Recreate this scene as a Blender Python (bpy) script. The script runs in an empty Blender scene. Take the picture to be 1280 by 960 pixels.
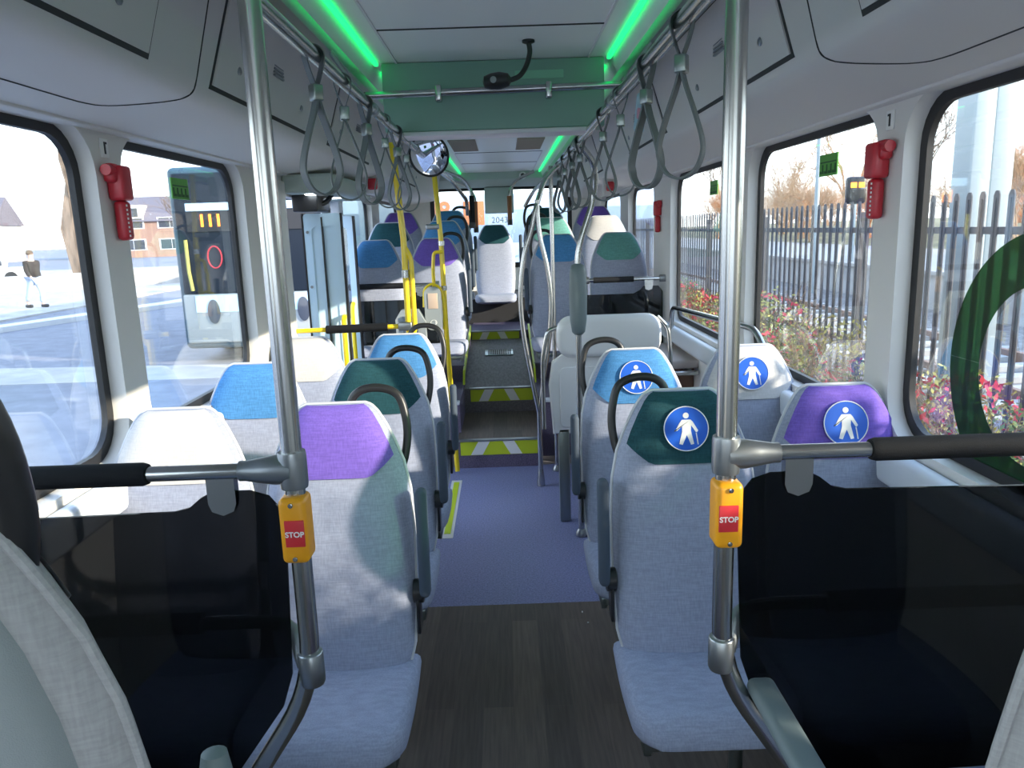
import bpy, bmesh, math, random
from mathutils import Vector, Matrix
random.seed(7)
S = bpy.context.scene
COL = S.collection
R = math.radians

# ------------------------------------------------------------------ camera
cam = bpy.data.objects.new('camera', bpy.data.cameras.new('camera'))
COL.objects.link(cam)
S.camera = cam
P_, RO, YW = R(11.5), R(1.9), R(0.25)
f_ = Vector((math.sin(YW)*math.cos(P_), math.cos(YW)*math.cos(P_), -math.sin(P_)))
r0 = Vector((math.cos(YW), -math.sin(YW), 0)); u0 = r0.cross(f_)
rr = r0*math.cos(RO) - u0*math.sin(RO); uu = u0*math.cos(RO) + r0*math.sin(RO)
M = Matrix((( rr.x, uu.x, -f_.x), (rr.y, uu.y, -f_.y), (rr.z, uu.z, -f_.z))).to_4x4()
M.translation = Vector((0.02, 0, 1.65))
cam.matrix_world = M
cam.data.sensor_width = 36; cam.data.lens = 950/1280*36
cam.data.clip_start = 0.05; cam.data.clip_end = 400

# ------------------------------------------------------------------ sky, sun, exposure
W = bpy.data.worlds.new('sky'); S.world = W; W.use_nodes = True
nt = W.node_tree; nt.nodes.clear()
tc = nt.nodes.new('ShaderNodeTexCoord'); sp = nt.nodes.new('ShaderNodeSeparateXYZ')
rp = nt.nodes.new('ShaderNodeValToRGB'); bg = nt.nodes.new('ShaderNodeBackground'); ou = nt.nodes.new('ShaderNodeOutputWorld')
rp.color_ramp.elements[0].position = 0.0; rp.color_ramp.elements[0].color = (.93,.965,1,1)
rp.color_ramp.elements[1].position = 0.8; rp.color_ramp.elements[1].color = (.42,.60,1,1)
e = rp.color_ramp.elements.new(.25); e.color = (.73,.855,1,1)
nt.links.new(tc.outputs['Generated'], sp.inputs[0]); nt.links.new(sp.outputs['Z'], rp.inputs[0])
nt.links.new(rp.outputs[0], bg.inputs[0]); nt.links.new(bg.outputs[0], ou.inputs[0])
bg.inputs[1].default_value = 2.3
sun = bpy.data.objects.new('sun', bpy.data.lights.new('sun', 'SUN')); COL.objects.link(sun)
sun.data.energy = 6; sun.data.angle = R(.6); sun.data.color = (1, .86, .70)
SUN_K, SUN_T = .45, .32         # to the sun: 1 to the right, .45 towards the driver, .33 up
tosun = Vector((1, -SUN_K, SUN_T))
sun.rotation_euler = tosun.to_track_quat('Z', 'Y').to_euler()
S.view_settings.view_transform = 'Standard'; S.view_settings.look = 'None'
S.view_settings.gamma = 1; S.view_settings.use_curve_mapping = False
S.view_settings.exposure = 0.82
S.cycles.use_denoising = True
S.cycles.max_bounces = 10; S.cycles.transparent_max_bounces = 16
S.cycles.diffuse_bounces = 8; S.cycles.sample_clamp_indirect = 6

# ------------------------------------------------------------------ materials
MT = {}
def mat(name, col, rough=.5, metal=0., emit=None, es=0., noise=None, bump=None, spec=.5, coat=0.):
    m = bpy.data.materials.new(name); m.use_nodes = True; n = m.node_tree; b = n.nodes['Principled BSDF']
    b.inputs['Base Color'].default_value = (*col, 1); b.inputs['Roughness'].default_value = rough
    b.inputs['Metallic'].default_value = metal; b.inputs['Specular IOR Level'].default_value = spec
    b.inputs['Coat Weight'].default_value = coat
    if emit: b.inputs['Emission Color'].default_value = (*emit, 1); b.inputs['Emission Strength'].default_value = es
    if noise or bump:
        tc = n.nodes.new('ShaderNodeTexCoord')
    if noise:
        sc, amt, stretch = noise
        mp = n.nodes.new('ShaderNodeMapping'); mp.inputs['Scale'].default_value = stretch
        nz = n.nodes.new('ShaderNodeTexNoise'); nz.inputs['Scale'].default_value = sc; nz.inputs['Detail'].default_value = 4
        rm = n.nodes.new('ShaderNodeValToRGB')
        rm.color_ramp.elements[0].position = .3; rm.color_ramp.elements[1].position = .7
        rm.color_ramp.elements[0].color = (*[max(0, c*(1-amt)) for c in col], 1)
        rm.color_ramp.elements[1].color = (*[min(1, c*(1+amt)) for c in col], 1)
        n.links.new(tc.outputs['Object'], mp.inputs[0]); n.links.new(mp.outputs[0], nz.inputs[0])
        n.links.new(nz.outputs[0], rm.inputs[0]); n.links.new(rm.outputs[0], b.inputs['Base Color'])
    if bump:
        nb = n.nodes.new('ShaderNodeTexNoise'); nb.inputs['Scale'].default_value = bump[0]
        bp = n.nodes.new('ShaderNodeBump'); bp.inputs['Strength'].default_value = bump[1]; bp.inputs['Distance'].default_value = .002
        n.links.new(tc.outputs['Object'], nb.inputs[0]); n.links.new(nb.outputs[0], bp.inputs['Height']); n.links.new(bp.outputs[0], b.inputs['Normal'])
    MT[name] = m
    return m

def weave(name, col, amt=.16):
    """woven cloth: two crossed streaky noises"""
    m = mat(name, col, .92, spec=.2); n = m.node_tree; b = n.nodes['Principled BSDF']
    tc = n.nodes.new('ShaderNodeTexCoord'); outs = []
    for st in ((260, 260, 22), (22, 60, 260)):
        mp = n.nodes.new('ShaderNodeMapping'); mp.inputs['Scale'].default_value = st
        nz = n.nodes.new('ShaderNodeTexNoise'); nz.inputs['Scale'].default_value = 1; nz.inputs['Detail'].default_value = 3
        n.links.new(tc.outputs['Object'], mp.inputs[0]); n.links.new(mp.outputs[0], nz.inputs[0]); outs.append(nz)
    mx = n.nodes.new('ShaderNodeMath'); mx.operation = 'ADD'
    n.links.new(outs[0].outputs[0], mx.inputs[0]); n.links.new(outs[1].outputs[0], mx.inputs[1])
    h = n.nodes.new('ShaderNodeMath'); h.operation = 'MULTIPLY'; h.inputs[1].default_value = .5; n.links.new(mx.outputs[0], h.inputs[0])
    rm = n.nodes.new('ShaderNodeValToRGB'); rm.color_ramp.elements[0].position = .38; rm.color_ramp.elements[1].position = .62
    rm.color_ramp.elements[0].color = (*[c*(1-amt*1.6) for c in col], 1); rm.color_ramp.elements[1].color = (*[min(1, c*(1+amt)) for c in col], 1)
    n.links.new(h.outputs[0], rm.inputs[0]); n.links.new(rm.outputs[0], b.inputs['Base Color'])
    bp = n.nodes.new('ShaderNodeBump'); bp.inputs['Strength'].default_value = .35; bp.inputs['Distance'].default_value = .001
    n.links.new(h.outputs[0], bp.inputs['Height']); n.links.new(bp.outputs[0], b.inputs['Normal'])
    return m

def glass(name, tint, gloss=.08, rough=.02):
    m = bpy.data.materials.new(name); m.use_nodes = True; n = m.node_tree; n.nodes.clear()
    o = n.nodes.new('ShaderNodeOutputMaterial'); t = n.nodes.new('ShaderNodeBsdfTransparent'); g = n.nodes.new('ShaderNodeBsdfGlossy')
    x = n.nodes.new('ShaderNodeMixShader'); fr = n.nodes.new('ShaderNodeLayerWeight'); fr.inputs[0].default_value = .25
    mu = n.nodes.new('ShaderNodeMath'); mu.operation = 'MULTIPLY_ADD'; mu.inputs[1].default_value = .2; mu.inputs[2].default_value = gloss
    t.inputs[0].default_value = (*tint, 1); g.inputs['Roughness'].default_value = rough; g.inputs[0].default_value = (1, 1, 1, 1)
    n.links.new(fr.outputs['Fresnel'], mu.inputs[0]); n.links.new(mu.outputs[0], x.inputs[0])
    n.links.new(t.outputs[0], x.inputs[1]); n.links.new(g.outputs[0], x.inputs[2]); n.links.new(x.outputs[0], o.inputs[0])
    MT[name] = m; return m

def planks(name, c1, c2, bw, bh, mortar, rot=0, mix=.0):
    m = mat(name, c1, .6); n = m.node_tree; b = n.nodes['Principled BSDF']
    tc = n.nodes.new('ShaderNodeTexCoord'); mp = n.nodes.new('ShaderNodeMapping'); mp.inputs['Rotation'].default_value = (0, 0, rot)
    br = n.nodes.new('ShaderNodeTexBrick'); br.inputs['Scale'].default_value = 1; br.inputs['Brick Width'].default_value = bw; br.inputs['Row Height'].default_value = bh
    br.inputs['Mortar Size'].default_value = mortar; br.inputs['Color1'].default_value = (*c1, 1); br.inputs['Color2'].default_value = (*c2, 1)
    br.inputs['Mortar'].default_value = (*[c*.8 for c in c1], 1)
    nz = n.nodes.new('ShaderNodeTexNoise'); mp2 = n.nodes.new('ShaderNodeMapping'); mp2.inputs['Scale'].default_value = (90, 5, 5)
    nz.inputs['Scale'].default_value = 1; nz.inputs['Detail'].default_value = 6
    mx = n.nodes.new('ShaderNodeMix'); mx.data_type = 'RGBA'; mx.blend_type = 'MULTIPLY'; mx.inputs[0].default_value = .55
    n.links.new(tc.outputs['Object'], mp.inputs[0]); n.links.new(mp.outputs[0], br.inputs[0])
    n.links.new(tc.outputs['Object'], mp2.inputs[0]); n.links.new(mp2.outputs[0], nz.inputs[0])
    rm = n.nodes.new('ShaderNodeValToRGB'); rm.color_ramp.elements[0].color = (.35, .35, .35, 1); rm.color_ramp.elements[0].position = .3; rm.color_ramp.elements[1].position = .7
    n.links.new(nz.outputs[0], rm.inputs[0]); n.links.new(br.outputs[0], mx.inputs[6]); n.links.new(rm.outputs[0], mx.inputs[7])
    n.links.new(mx.outputs[2], b.inputs['Base Color']); return m

mat('lining', (.70, .68, .65), .6, bump=(900, .25))
mat('lining_green', (.44, .52, .49), .6, bump=(900, .2))
mat('reveal', (.66, .70, .76), .45)
mat('ceiling_white', (.82, .85, .84), .35)
mat('lilac', (.72, .68, .74), .4)
mat('box_green', (.22, .37, .31), .45)
mat('seam', (.03, .035, .035), .7)
mat('rubber', (.012, .012, .014), .5)
mat('black_plastic', (.016, .016, .018), .38)
mat('foam_black', (.012, .013, .016), .75, bump=(500, .3), spec=.2)
mat('steel', (.47, .475, .47), .22, 1.)
mat('steel_dark', (.30, .34, .33), .3, 1.)
mat('casting', (.30, .32, .34), .33, .9)
mat('grip_grey', (.14, .18, .19), .5)
mat('strap', (.12, .14, .145), .55)
mat('yellow', (.85, .62, .015), .3, coat=.4)
mat('orange', (.80, .34, .01), .35)
mat('red', (.50, .02, .035), .35)
mat('signal_red', (.62, .03, .04), .4)
mat('white', (.80, .80, .78), .5)
mat('white_gloss', (.76, .76, .77), .2, coat=.3)
mat('arm_blue', (.06, .08, .11), .65, spec=.2)
mat('shell_grey', (.27, .30, .31), .55, bump=(700, .3))
mat('sticker_blue', (.01, .11, .60), .4)
mat('lime', (.50, .60, .02), .5)
mat('lime_pale', (.72, .74, .70), .5)
mat('purple_floor', (.105, .085, .14), .6, noise=(160, .55, (1, 1, 1)))
mat('blue_floor', (.20, .215, .385), .55, noise=(120, .35, (1, 1, 1)))
mat('ramp_floor', (.15, .14, .15), .6, noise=(60, .3, (1, .3, 1)))
mat('dark_riser', (.02, .02, .024), .7)
mat('led', (.1, .9, .3), .5, emit=(.01, 1., .22), es=.8)
mat('downlight', (1, 1, 1), .5, emit=(.85, .95, 1), es=7)
mat('display_orange', (.2, .05, 0), .5, emit=(1, .25, .02), es=5)
mat('door_blue', (.55, .74, .88), .4)
mat('green_sticker', (.10, .36, .05), .5)
mat('green_dark', (.015, .10, .02), .5)
mat('vent_grille', (.42, .36, .30), .6)
mat('brown_cushion', (.28, .10, .035), .5)
mat('mirror', (.8, .85, 1.), .03, 1.)
mat('screen', (.55, .42, .33), .3)
planks('wood_floor', (.165, .125, .10), (.10, .078, .064), 1.2, .105, .0012, R(90))
F = {'white': weave('cloth_white', (.56, .54, .53), .05), 'purple': weave('cloth_purple', (.185, .115, .49), .10),
     'green': weave('cloth_green', (.018, .070, .085), .14), 'blue': weave('cloth_blue', (.075, .24, .50), .12),
     'teal': weave('cloth_teal', (.13, .33, .30), .12)}
weave('cloth_grey', (.33, .36, .47), .09)
weave('cloth_rim', (.36, .36, .37), .07)
mat('piping', (.56, .57, .60), .6)
glass('window_glass', (.95, .98, .97), .018)
glass('tinted_glass', (.11, .115, .125), .02, .04)
glass('clear_panel', (.80, .86, .88), .05)
glass('green_film', (.16, .32, .18), .02, .3)
# outside
mat('asphalt', (.21, .21, .235), .9, noise=(3, .15, (1, 1, 1)))
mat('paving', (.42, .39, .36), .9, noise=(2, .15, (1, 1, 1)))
mat('kerb', (.62, .60, .58), .8)
mat('concrete', (.40, .38, .36), .9, noise=(2, .2, (1, 1, 1)))
mat('ballast', (.20, .18, .17), 1, noise=(9, .5, (1, 1, 1)))
mat('bark', (.24, .17, .12), .95, noise=(6, .4, (1, 1, .2)))
mat('twig', (.42, .28, .17), .95)
mat('twig_rust', (.55, .24, .10), .95)
mat('fence_steel', (.09, .085, .09), .6, .2)
mat('leaf_green', (.13, .19, .05), .8)
mat('leaf_red', (.62, .05, .07), .6)
mat('leaf_yellow', (.42, .38, .10), .8)
planks('brick', (.48, .31, .23), (.42, .25, .18), .25, .08, .01)
mat('roof_tile', (.16, .14, .16), .8)
mat('roof_orange', (.48, .17, .07), .8)
mat('render_white', (.78, .76, .72), .8)
mat('pane_dark', (.05, .06, .08), .1)
mat('bus_teal', (.03, .07, .10), .4)
mat('bus_glass', (.012, .018, .028), .35, spec=.15)
mat('bus_blue', (.45, .62, .78), .35)
mat('bus_white', (.62, .66, .70), .35)
mat('skin', (.55, .36, .28), .6)
mat('jacket', (.035, .025, .02), .9)
mat('jeans', (.40, .47, .62), .9)
mat('hair', (.12, .08, .05), .9)
mat('pole_grey', (.33, .38, .40), .5, .3)
mat('facade_blue', (.42, .52, .66), .6)
mat('rail_rust', (.22, .13, .09), .7)

# ------------------------------------------------------------------ geometry helpers: a piece is (verts, faces)
def bm_piece(bm):
    v = [tuple(x.co) for x in bm.verts]; bm.verts.index_update()
    f = [tuple(x.index for x in p.verts) for p in bm.faces]; bm.free(); return v, f
def box(c, s, bev=0, seg=3):
    bm = bmesh.new(); bmesh.ops.create_cube(bm, size=1)
    for v in bm.verts: v.co = Vector((c[0]+v.co.x*s[0], c[1]+v.co.y*s[1], c[2]+v.co.z*s[2]))
    if bev: bmesh.ops.bevel(bm, geom=bm.edges[:], offset=min(bev, .49*min(s)), segments=seg, affect='EDGES', profile=.5)
    return bm_piece(bm)
def bx(x0, x1, y0, y1, z0, z1, bev=0, seg=3):
    return box(((x0+x1)/2, (y0+y1)/2, (z0+z1)/2), (abs(x1-x0), abs(y1-y0), abs(z1-z0)), bev, seg)
def cyl(a, b, r, r2=None, n=20):
    return tube([a, b], r, n=n, smooth=0, radii=[r, r2 if r2 is not None else r])
def smooth_path(pts, k=6, closed=False):
    P = [Vector(p) for p in pts]; out = []; n = len(P)
    rng = range(n if closed else n-1)
    for i in rng:
        if closed: p0, p1, p2, p3 = P[(i-1) % n], P[i], P[(i+1) % n], P[(i+2) % n]
        else: p0, p1, p2, p3 = P[max(i-1, 0)], P[i], P[i+1], P[min(i+2, n-1)]
        for j in range(k):
            t = j/k
            out.append(.5*((2*p1)+(p2-p0)*t+(2*p0-5*p1+4*p2-p3)*t*t+(3*p1-p0-3*p2+p3)*t**3))
    if not closed: out.append(P[-1])
    return out
def fillet(pts, r, k=6):
    """round the corners of a polyline"""
    P = [Vector(p) for p in pts]; out = [P[0]]
    for i in range(1, len(P)-1):
        a, b, c = P[i-1], P[i], P[i+1]
        d1 = (a-b); d2 = (c-b); q = min(r, d1.length*.45, d2.length*.45)
        s, e = b+d1.normalized()*q, b+d2.normalized()*q
        for j in range(k+1):
            t = j/k; out.append((1-t)**2*s+2*t*(1-t)*b+t*t*e)
    out.append(P[-1]); return out
def tube(pts, r, n=12, smooth=0, closed=False, radii=None, cap=True, flat=None):
    P = smooth_path(pts, smooth, closed) if smooth else [Vector(p) for p in pts]
    m = len(P); V = []; Fc = []
    T = []
    for i in range(m):
        a = P[(i-1) % m] if closed or i else P[i]; b = P[(i+1) % m] if closed or i < m-1 else P[i]
        t = (b-a); T.append(t.normalized() if t.length > 1e-9 else Vector((0, 0, 1)))
    up = Vector((0, 0, 1)) if abs(T[0].z) < .9 else Vector((0, 1, 0))
    N = (up-T[0]*up.dot(T[0])).normalized()
    for i in range(m):
        N = (N-T[i]*N.dot(T[i]))
        N = N.normalized() if N.length > 1e-6 else T[i].orthogonal().normalized()
        B = T[i].cross(N)
        ra = radii[i] if radii and len(radii) == m else (radii[0]+(radii[-1]-radii[0])*i/max(1, m-1) if radii else r)
        for j in range(n):
            a = 2*math.pi*j/n
            sx, sy = (1, 1) if not flat else flat
            V.append(tuple(P[i]+N*math.cos(a)*ra*sx+B*math.sin(a)*ra*sy))
    for i in range(m if closed else m-1):
        for j in range(n):
            a, b = i*n+j, i*n+(j+1) % n; c, d = ((i+1) % m)*n+(j+1) % n, ((i+1) % m)*n+j
            Fc.append((a, b, c, d))
    if cap and not closed:
        Fc.append(tuple(range(n))[::-1]); Fc.append(tuple((m-1)*n+j for j in range(n)))
    return V, Fc
def lathe(prof, c=(0, 0, 0), axis='z', n=24):
    V = []; Fc = []
    for (r, h) in prof:
        for j in range(n):
            a = 2*math.pi*j/n; x, y = r*math.cos(a), r*math.sin(a)
            p = (x, y, h) if axis == 'z' else ((h, x, y) if axis == 'x' else (x, h, y))
            V.append((p[0]+c[0], p[1]+c[1], p[2]+c[2]))
    for i in range(len(prof)-1):
        for j in range(n): Fc.append((i*n+j, i*n+(j+1) % n, (i+1)*n+(j+1) % n, (i+1)*n+j))
    Fc.append(tuple(range(n))[::-1]); Fc.append(tuple((len(prof)-1)*n+j for j in range(n)))
    return V, Fc
def prism(poly, plane, d0, d1):
    """poly of 2d points in plane 'xz','yz','xy', extruded from d0 to d1 along the third axis"""
    def q(a, b, d): return (a, d, b) if plane == 'xz' else ((d, a, b) if plane == 'yz' else (a, b, d))
    n = len(poly); V = [q(a, b, d0) for a, b in poly]+[q(a, b, d1) for a, b in poly]
    Fc = [tuple(range(n))[::-1], tuple(range(n, 2*n))]+[(i, (i+1) % n, n+(i+1) % n, n+i) for i in range(n)]
    return V, Fc
def soft_plate(poly, y0, y1, b, n=5):
    """outline in xz lofted along y with rounded edges"""
    cx = sum(p[0] for p in poly)/len(poly); cz = sum(p[1] for p in poly)/len(poly)
    hx = max(abs(p[0]-cx) for p in poly); hz = max(abs(p[1]-cz) for p in poly)
    prof = [(y0+b*(1-math.cos(R(90*i/n))), b*(1-math.sin(R(90*i/n)))) for i in range(n+1)]
    prof += [(y1-b*(1-math.cos(R(90*i/n))), b*(1-math.sin(R(90*i/n)))) for i in range(n, -1, -1)]
    V = []; Fc = []; m = len(poly)
    for y, ins in prof:
        for a, c in poly: V.append((cx+(a-cx)*(1-ins/hx), y, cz+(c-cz)*(1-ins/hz)))
    for i in range(len(prof)-1):
        for j in range(m): Fc.append((i*m+j, i*m+(j+1) % m, (i+1)*m+(j+1) % m, (i+1)*m+j))
    Fc.append(tuple(range(m))[::-1]); Fc.append(tuple((len(prof)-1)*m+j for j in range(m)))
    return V, Fc
def rrect(x0, x1, y0, y1, r, k=6):
    out = []
    for cx, cy, a0 in ((x1-r, y1-r, 0), (x0+r, y1-r, 90), (x0+r, y0+r, 180), (x1-r, y0+r, 270)):
        for j in range(k+1):
            a = R(a0+90*j/k); out.append((cx+r*math.cos(a), cy+r*math.sin(a)))
    return out
def holed(outer, holes, plane, d0, d1):
    cu = bpy.data.curves.new('t', 'CURVE'); cu.dimensions = '2D'; cu.fill_mode = 'BOTH'; cu.extrude = abs(d1-d0)/2
    for pl in [outer]+holes:
        s = cu.splines.new('POLY'); s.points.add(len(pl)-1)
        for i, (a, b) in enumerate(pl): s.points[i].co = (a, b, 0, 1)
        s.use_cyclic_u = True
    ob = bpy.data.objects.new('t', cu); COL.objects.link(ob)
    me = bpy.data.meshes.new_from_object(ob.evaluated_get(bpy.context.evaluated_depsgraph_get()))
    dm = (d0+d1)/2; V = []
    for v in me.vertices:
        a, b, d = v.co.x, v.co.y, v.co.z+dm
        V.append((a, d, b) if plane == 'xz' else ((d, a, b) if plane == 'yz' else (a, b, d)))
    Fc = [tuple(p.vertices) for p in me.polygons]
    bpy.data.objects.remove(ob); bpy.data.curves.remove(cu); bpy.data.meshes.remove(me)
    return V, Fc
def xf(piece, loc=(0, 0, 0), rot=(0, 0, 0), sc=(1, 1, 1)):
    from mathutils import Euler
    m = Matrix.LocRotScale(Vector(loc), Euler(rot), Vector(sc))
    return [tuple(m @ Vector(v)) for v in piece[0]], piece[1]
def mesh(name, pieces, m, ang=35):
    V = []; Fc = []
    if isinstance(pieces, tuple): pieces = [pieces]
    for v, f in pieces:
        o = len(V); V += v; Fc += [tuple(i+o for i in q) for q in f]
    me = bpy.data.meshes.new(name); me.from_pydata(V, [], Fc); me.update()
    bm = bmesh.new(); bm.from_mesh(me); bmesh.ops.recalc_face_normals(bm, faces=bm.faces[:]); bm.to_mesh(me); bm.free()
    me.polygons.foreach_set('use_smooth', [True]*len(me.polygons))
    me.set_sharp_from_angle(angle=R(ang))
    me.materials.append(MT[m] if isinstance(m, str) else m)
    return me
def obj(name, pieces, m, parent=None, ang=35):
    me = pieces if isinstance(pieces, bpy.types.Mesh) else mesh(name, pieces, m, ang)
    o = bpy.data.objects.new(name, me); COL.objects.link(o)
    if parent: o.parent = parent
    return o
def thing(name, label, cat, loc=(0, 0, 0), rotz=0, group=None):
    o = bpy.data.objects.new(name, None); COL.objects.link(o); o.empty_display_size = .1
    o.location = loc; o.rotation_euler = (0, 0, rotz); o['label'] = label; o['category'] = cat
    if group: o['group'] = group
    return o
def tag(o, label, cat, group=None, kind=None):
    o['label'] = label; o['category'] = cat
    if group: o['group'] = group
    if kind: o['kind'] = kind
    return o
def struct(name, pieces, m, label=None, ang=35):
    o = obj(name, pieces, m, None, ang); o['kind'] = 'structure'
    if label: o['label'] = label
    return o
def dup(root, loc, rotz, label, group=None):
    r = root.copy(); COL.objects.link(r); r.location = loc; r.rotation_euler = (0, 0, rotz); r['label'] = label
    if group: r['group'] = group
    for ch in list(root.children):
        c = ch.copy(); COL.objects.link(c); c.parent = r
        for g in ch.children:
            d = g.copy(); COL.objects.link(d); d.parent = c
    return r
def text(name, s, size, m, parent, loc, rot, ext=.0006, align='CENTER', font_bold=0):
    cu = bpy.data.curves.new(name, 'FONT'); cu.body = s; cu.size = size; cu.extrude = ext; cu.align_x = align; cu.align_y = 'CENTER'
    cu.offset = font_bold; cu.materials.append(MT[m])
    tmp = bpy.data.objects.new('t', cu); COL.objects.link(tmp)
    me = bpy.data.meshes.new_from_object(tmp.evaluated_get(bpy.context.evaluated_depsgraph_get()))
    bpy.data.objects.remove(tmp); me.name = name
    o = bpy.data.objects.new(name, me); COL.objects.link(o); o.parent = parent; o.location = loc; o.rotation_euler = rot
    return o

# ================================================================== THE BUS SHELL
YF, YR = -1.7, 9.35
WZ0, WZ1, WR = 1.02, 1.97, .13
# window openings along each side: (y0, y1)
LW = [(-1.2, .35), (.62, 2.245), (2.39, 3.50), (5.62, 6.85), (7.25, 8.75)]
RW = [(.62, 2.17), (2.32, 3.53), (3.86, 5.15), (5.72, 6.9), (7.35, 8.8)]  # unseen front right opening left out to keep sun off the near seats
def wall(side, wins, name, door=None):
    s = side
    holes = [rrect(a, b, WZ0, WZ1, WR) for a, b in wins]
    if door: holes.append(rrect(door[0], door[1], .02, 1.86, .03))
    outer = [(YF, -.05), (YR, -.05), (YR, 2.3), (YF, 2.3)]
    struct(name, holed(outer, holes, 'yz', s*1.13, s*1.192), 'lining')
wall(-1, LW, 'wall_left', (4.12, 5.22))
wall(1, RW, 'wall_right')
n = 0
for s, wins in ((-1, LW), (1, RW)):
    for a, b in wins:
        n += 1
        w = struct('window_%d' % n, holed(rrect(a-.005, b+.005, WZ0-.005, WZ1+.005, WR), [rrect(a+.034, b-.034, WZ0+.03, WZ1-.03, WR*.85)], 'yz', s*1.176, s*1.194), 'rubber')
        obj('pane', prism(rrect(a+.025, b-.025, WZ0+.02, WZ1-.02, WR*.85), 'yz', s*1.183, s*1.188), 'window_glass', w)
struct('floor', bx(-1.27, 1.27, YF, 3.15, -.06, 0), 'wood_floor')
struct('floor_rear', bx(-1.27, 1.27, 3.15, 5.2, -.06, 0), 'blue_floor')
# side cove: window head up to the ceiling recess
COVE = [(1.15, 1.966), (1.05, 1.974), (.96, 1.983), (.90, 1.99), (.84, 1.999), (.80, 2.007), (.775, 2.017), (.762, 2.03), (.752, 2.055), (.664, 2.33)]
def cove(side, name):
    pr = COVE+[(.655, 2.36), (1.2, 2.36), (1.2, 1.965)]
    struct(name, prism([(side*x, z) for x, z in pr], 'xz', YF, YR), 'lining', ang=50)
cove(-1, 'ceiling_cove_left'); cove(1, 'ceiling_cove_right')
for s, nm in ((-1, 'trim_1'), (1, 'trim_2')):
    struct(nm, prism([(s*x, z) for x, z in ((.545, 2.20), (.515, 2.185), (.49, 2.20), (.485, 2.235), (.50, 2.262), (.545, 2.27))], 'xz', YF, 9.1), 'steel_dark', ang=50)
    struct('trim_%d' % (3 if s < 0 else 4), prism([(s*x, z) for x, z in ((.462, 2.305), (.492, 2.228), (.56, 2.228), (.56, 2.31))], 'xz', YF, 9.1), 'lilac')
struct('ceiling', bx(-1.2, 1.2, YF, YR, 2.30, 2.38), 'ceiling_white')
for y in (2.66, 1.5, 5.2, 6.75, 7.8):
    struct('trim_ceiling_joint', bx(-.38, .38, y-.004, y+.004, 2.297, 2.301), 'seam')
for s in (-1, 1):
    struct('trim_ceiling_rib', bx(s*.375-.004, s*.375+.004, YF, 9.1, 2.295, 2.302), 'lilac')
struct('wall_rear', holed([(-1.2, .0), (1.2, .0), (1.2, 2.4), (-1.2, 2.4)], [rrect(-.82, .82, 1.22, 2.13, .1)], 'xz', 9.28, 9.36), 'lining')
w = struct('window_rear', holed(rrect(-.84, .84, 1.20, 2.15, .1), [rrect(-.79, .79, 1.26, 2.11, .08)], 'xz', 9.27, 9.30), 'rubber')
obj('pane', bx(-.82, .82, 9.30, 9.305, 1.22, 2.13), 'window_glass', w)
struct('ceiling_rear_header', prism([(9.02, 2.31), (9.02, 2.22), (9.12, 2.15), (9.28, 2.14), (9.28, 2.31)], 'yz', -1.15, 1.15), 'lining_green')
# front end, behind the photographer, with the windscreen
struct('wall_front', holed([(-1.27, -.06), (1.27, -.06), (1.27, 2.4), (-1.27, 2.4)], [rrect(-1.1, 1.1, .95, 2.1, .12)], 'xz', -1.76, -1.7), 'lining')
w = struct('window_front', bx(-1.1, 1.1, -1.735, -1.73, .95, 2.1), 'window_glass')

# LED strips (two per side, interrupted by the cross box)
for s in (-1, 1):
    for y0, y1, where in ((-1.2, 3.145, 'ahead of'), (3.31, 9.0, 'behind')):
        o = obj('led_strip', bx(s*.452-.0085, s*.452+.0085, y0, y1, 2.285, 2.299, .004), 'led')
        tag(o, 'green glowing LED strip %s of the ceiling panel, %s the cross box' % ('left' if s < 0 else 'right', where), 'light strip', 'green ceiling light strips')

# locker hatches in the coves
def hatch(side, y0, y1, label):
    s = side; t = thing('roof_hatch', label, 'hatch', (0, 0, 0), 0, 'roof hatches above the windows')
    a, b = Vector((.6755, 2.294)), Vector((.7515, 2.0565)); d = (b-a).normalized()
    nn = Vector((-abs(d.y), -abs(d.x)))  # inwards and down
    def q(u, off): p = a+(b-a)*u+nn*off; return (s*p.x, p.y)
    obj('seal', prism([q(-.02, -.004), q(1.05, -.004), q(1.05, .0015), q(-.02, .0015)], 'xz', y0-.012, y1+.012), 'seam', t)
    obj('flap', prism([q(0, -.002), q(1, -.002), q(1, .006), q(0, .006)], 'xz', y0, y1), 'lining', t)
    for yy in (y0+.16, y1-.16):
        p = q(.72, .006); obj('lock', lathe([(.012, s*.002), (.012, -s*.003), (.008, -s*.006), (.004, -s*.006)], (p[0], yy, p[1]), 'x', 16), 'casting', t)
    p = q(.45, .006); obj('vent', [bx(p[0]-.004, p[0]+.004, (y0+y1)/2-.05, (y0+y1)/2+.05, p[1]-.022+.01*k, p[1]-.016+.01*k) for k in range(5)], 'shell_grey', t)
hatch(-1, .65, 1.79, 'large closed roof hatch above the nearest left window')
hatch(-1, 2.17, 3.17, 'closed roof hatch above the second left window with oval vent')
hatch(-1, 3.55, 4.6, 'closed roof hatch above the open left door')
hatch(-1, 5.7, 7.0, 'roof hatch above the rear left seats')
hatch(1, .65, 1.62, 'large closed roof hatch above the nearest right window')
hatch(1, 2.01, 3.0, 'closed roof hatch above the second right window, behind the pole')
hatch(1, 3.5, 4.5, 'closed roof hatch above the wheelchair bay')
hatch(1, 5.7, 7.0, 'roof hatch above the rear right seats')
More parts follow.
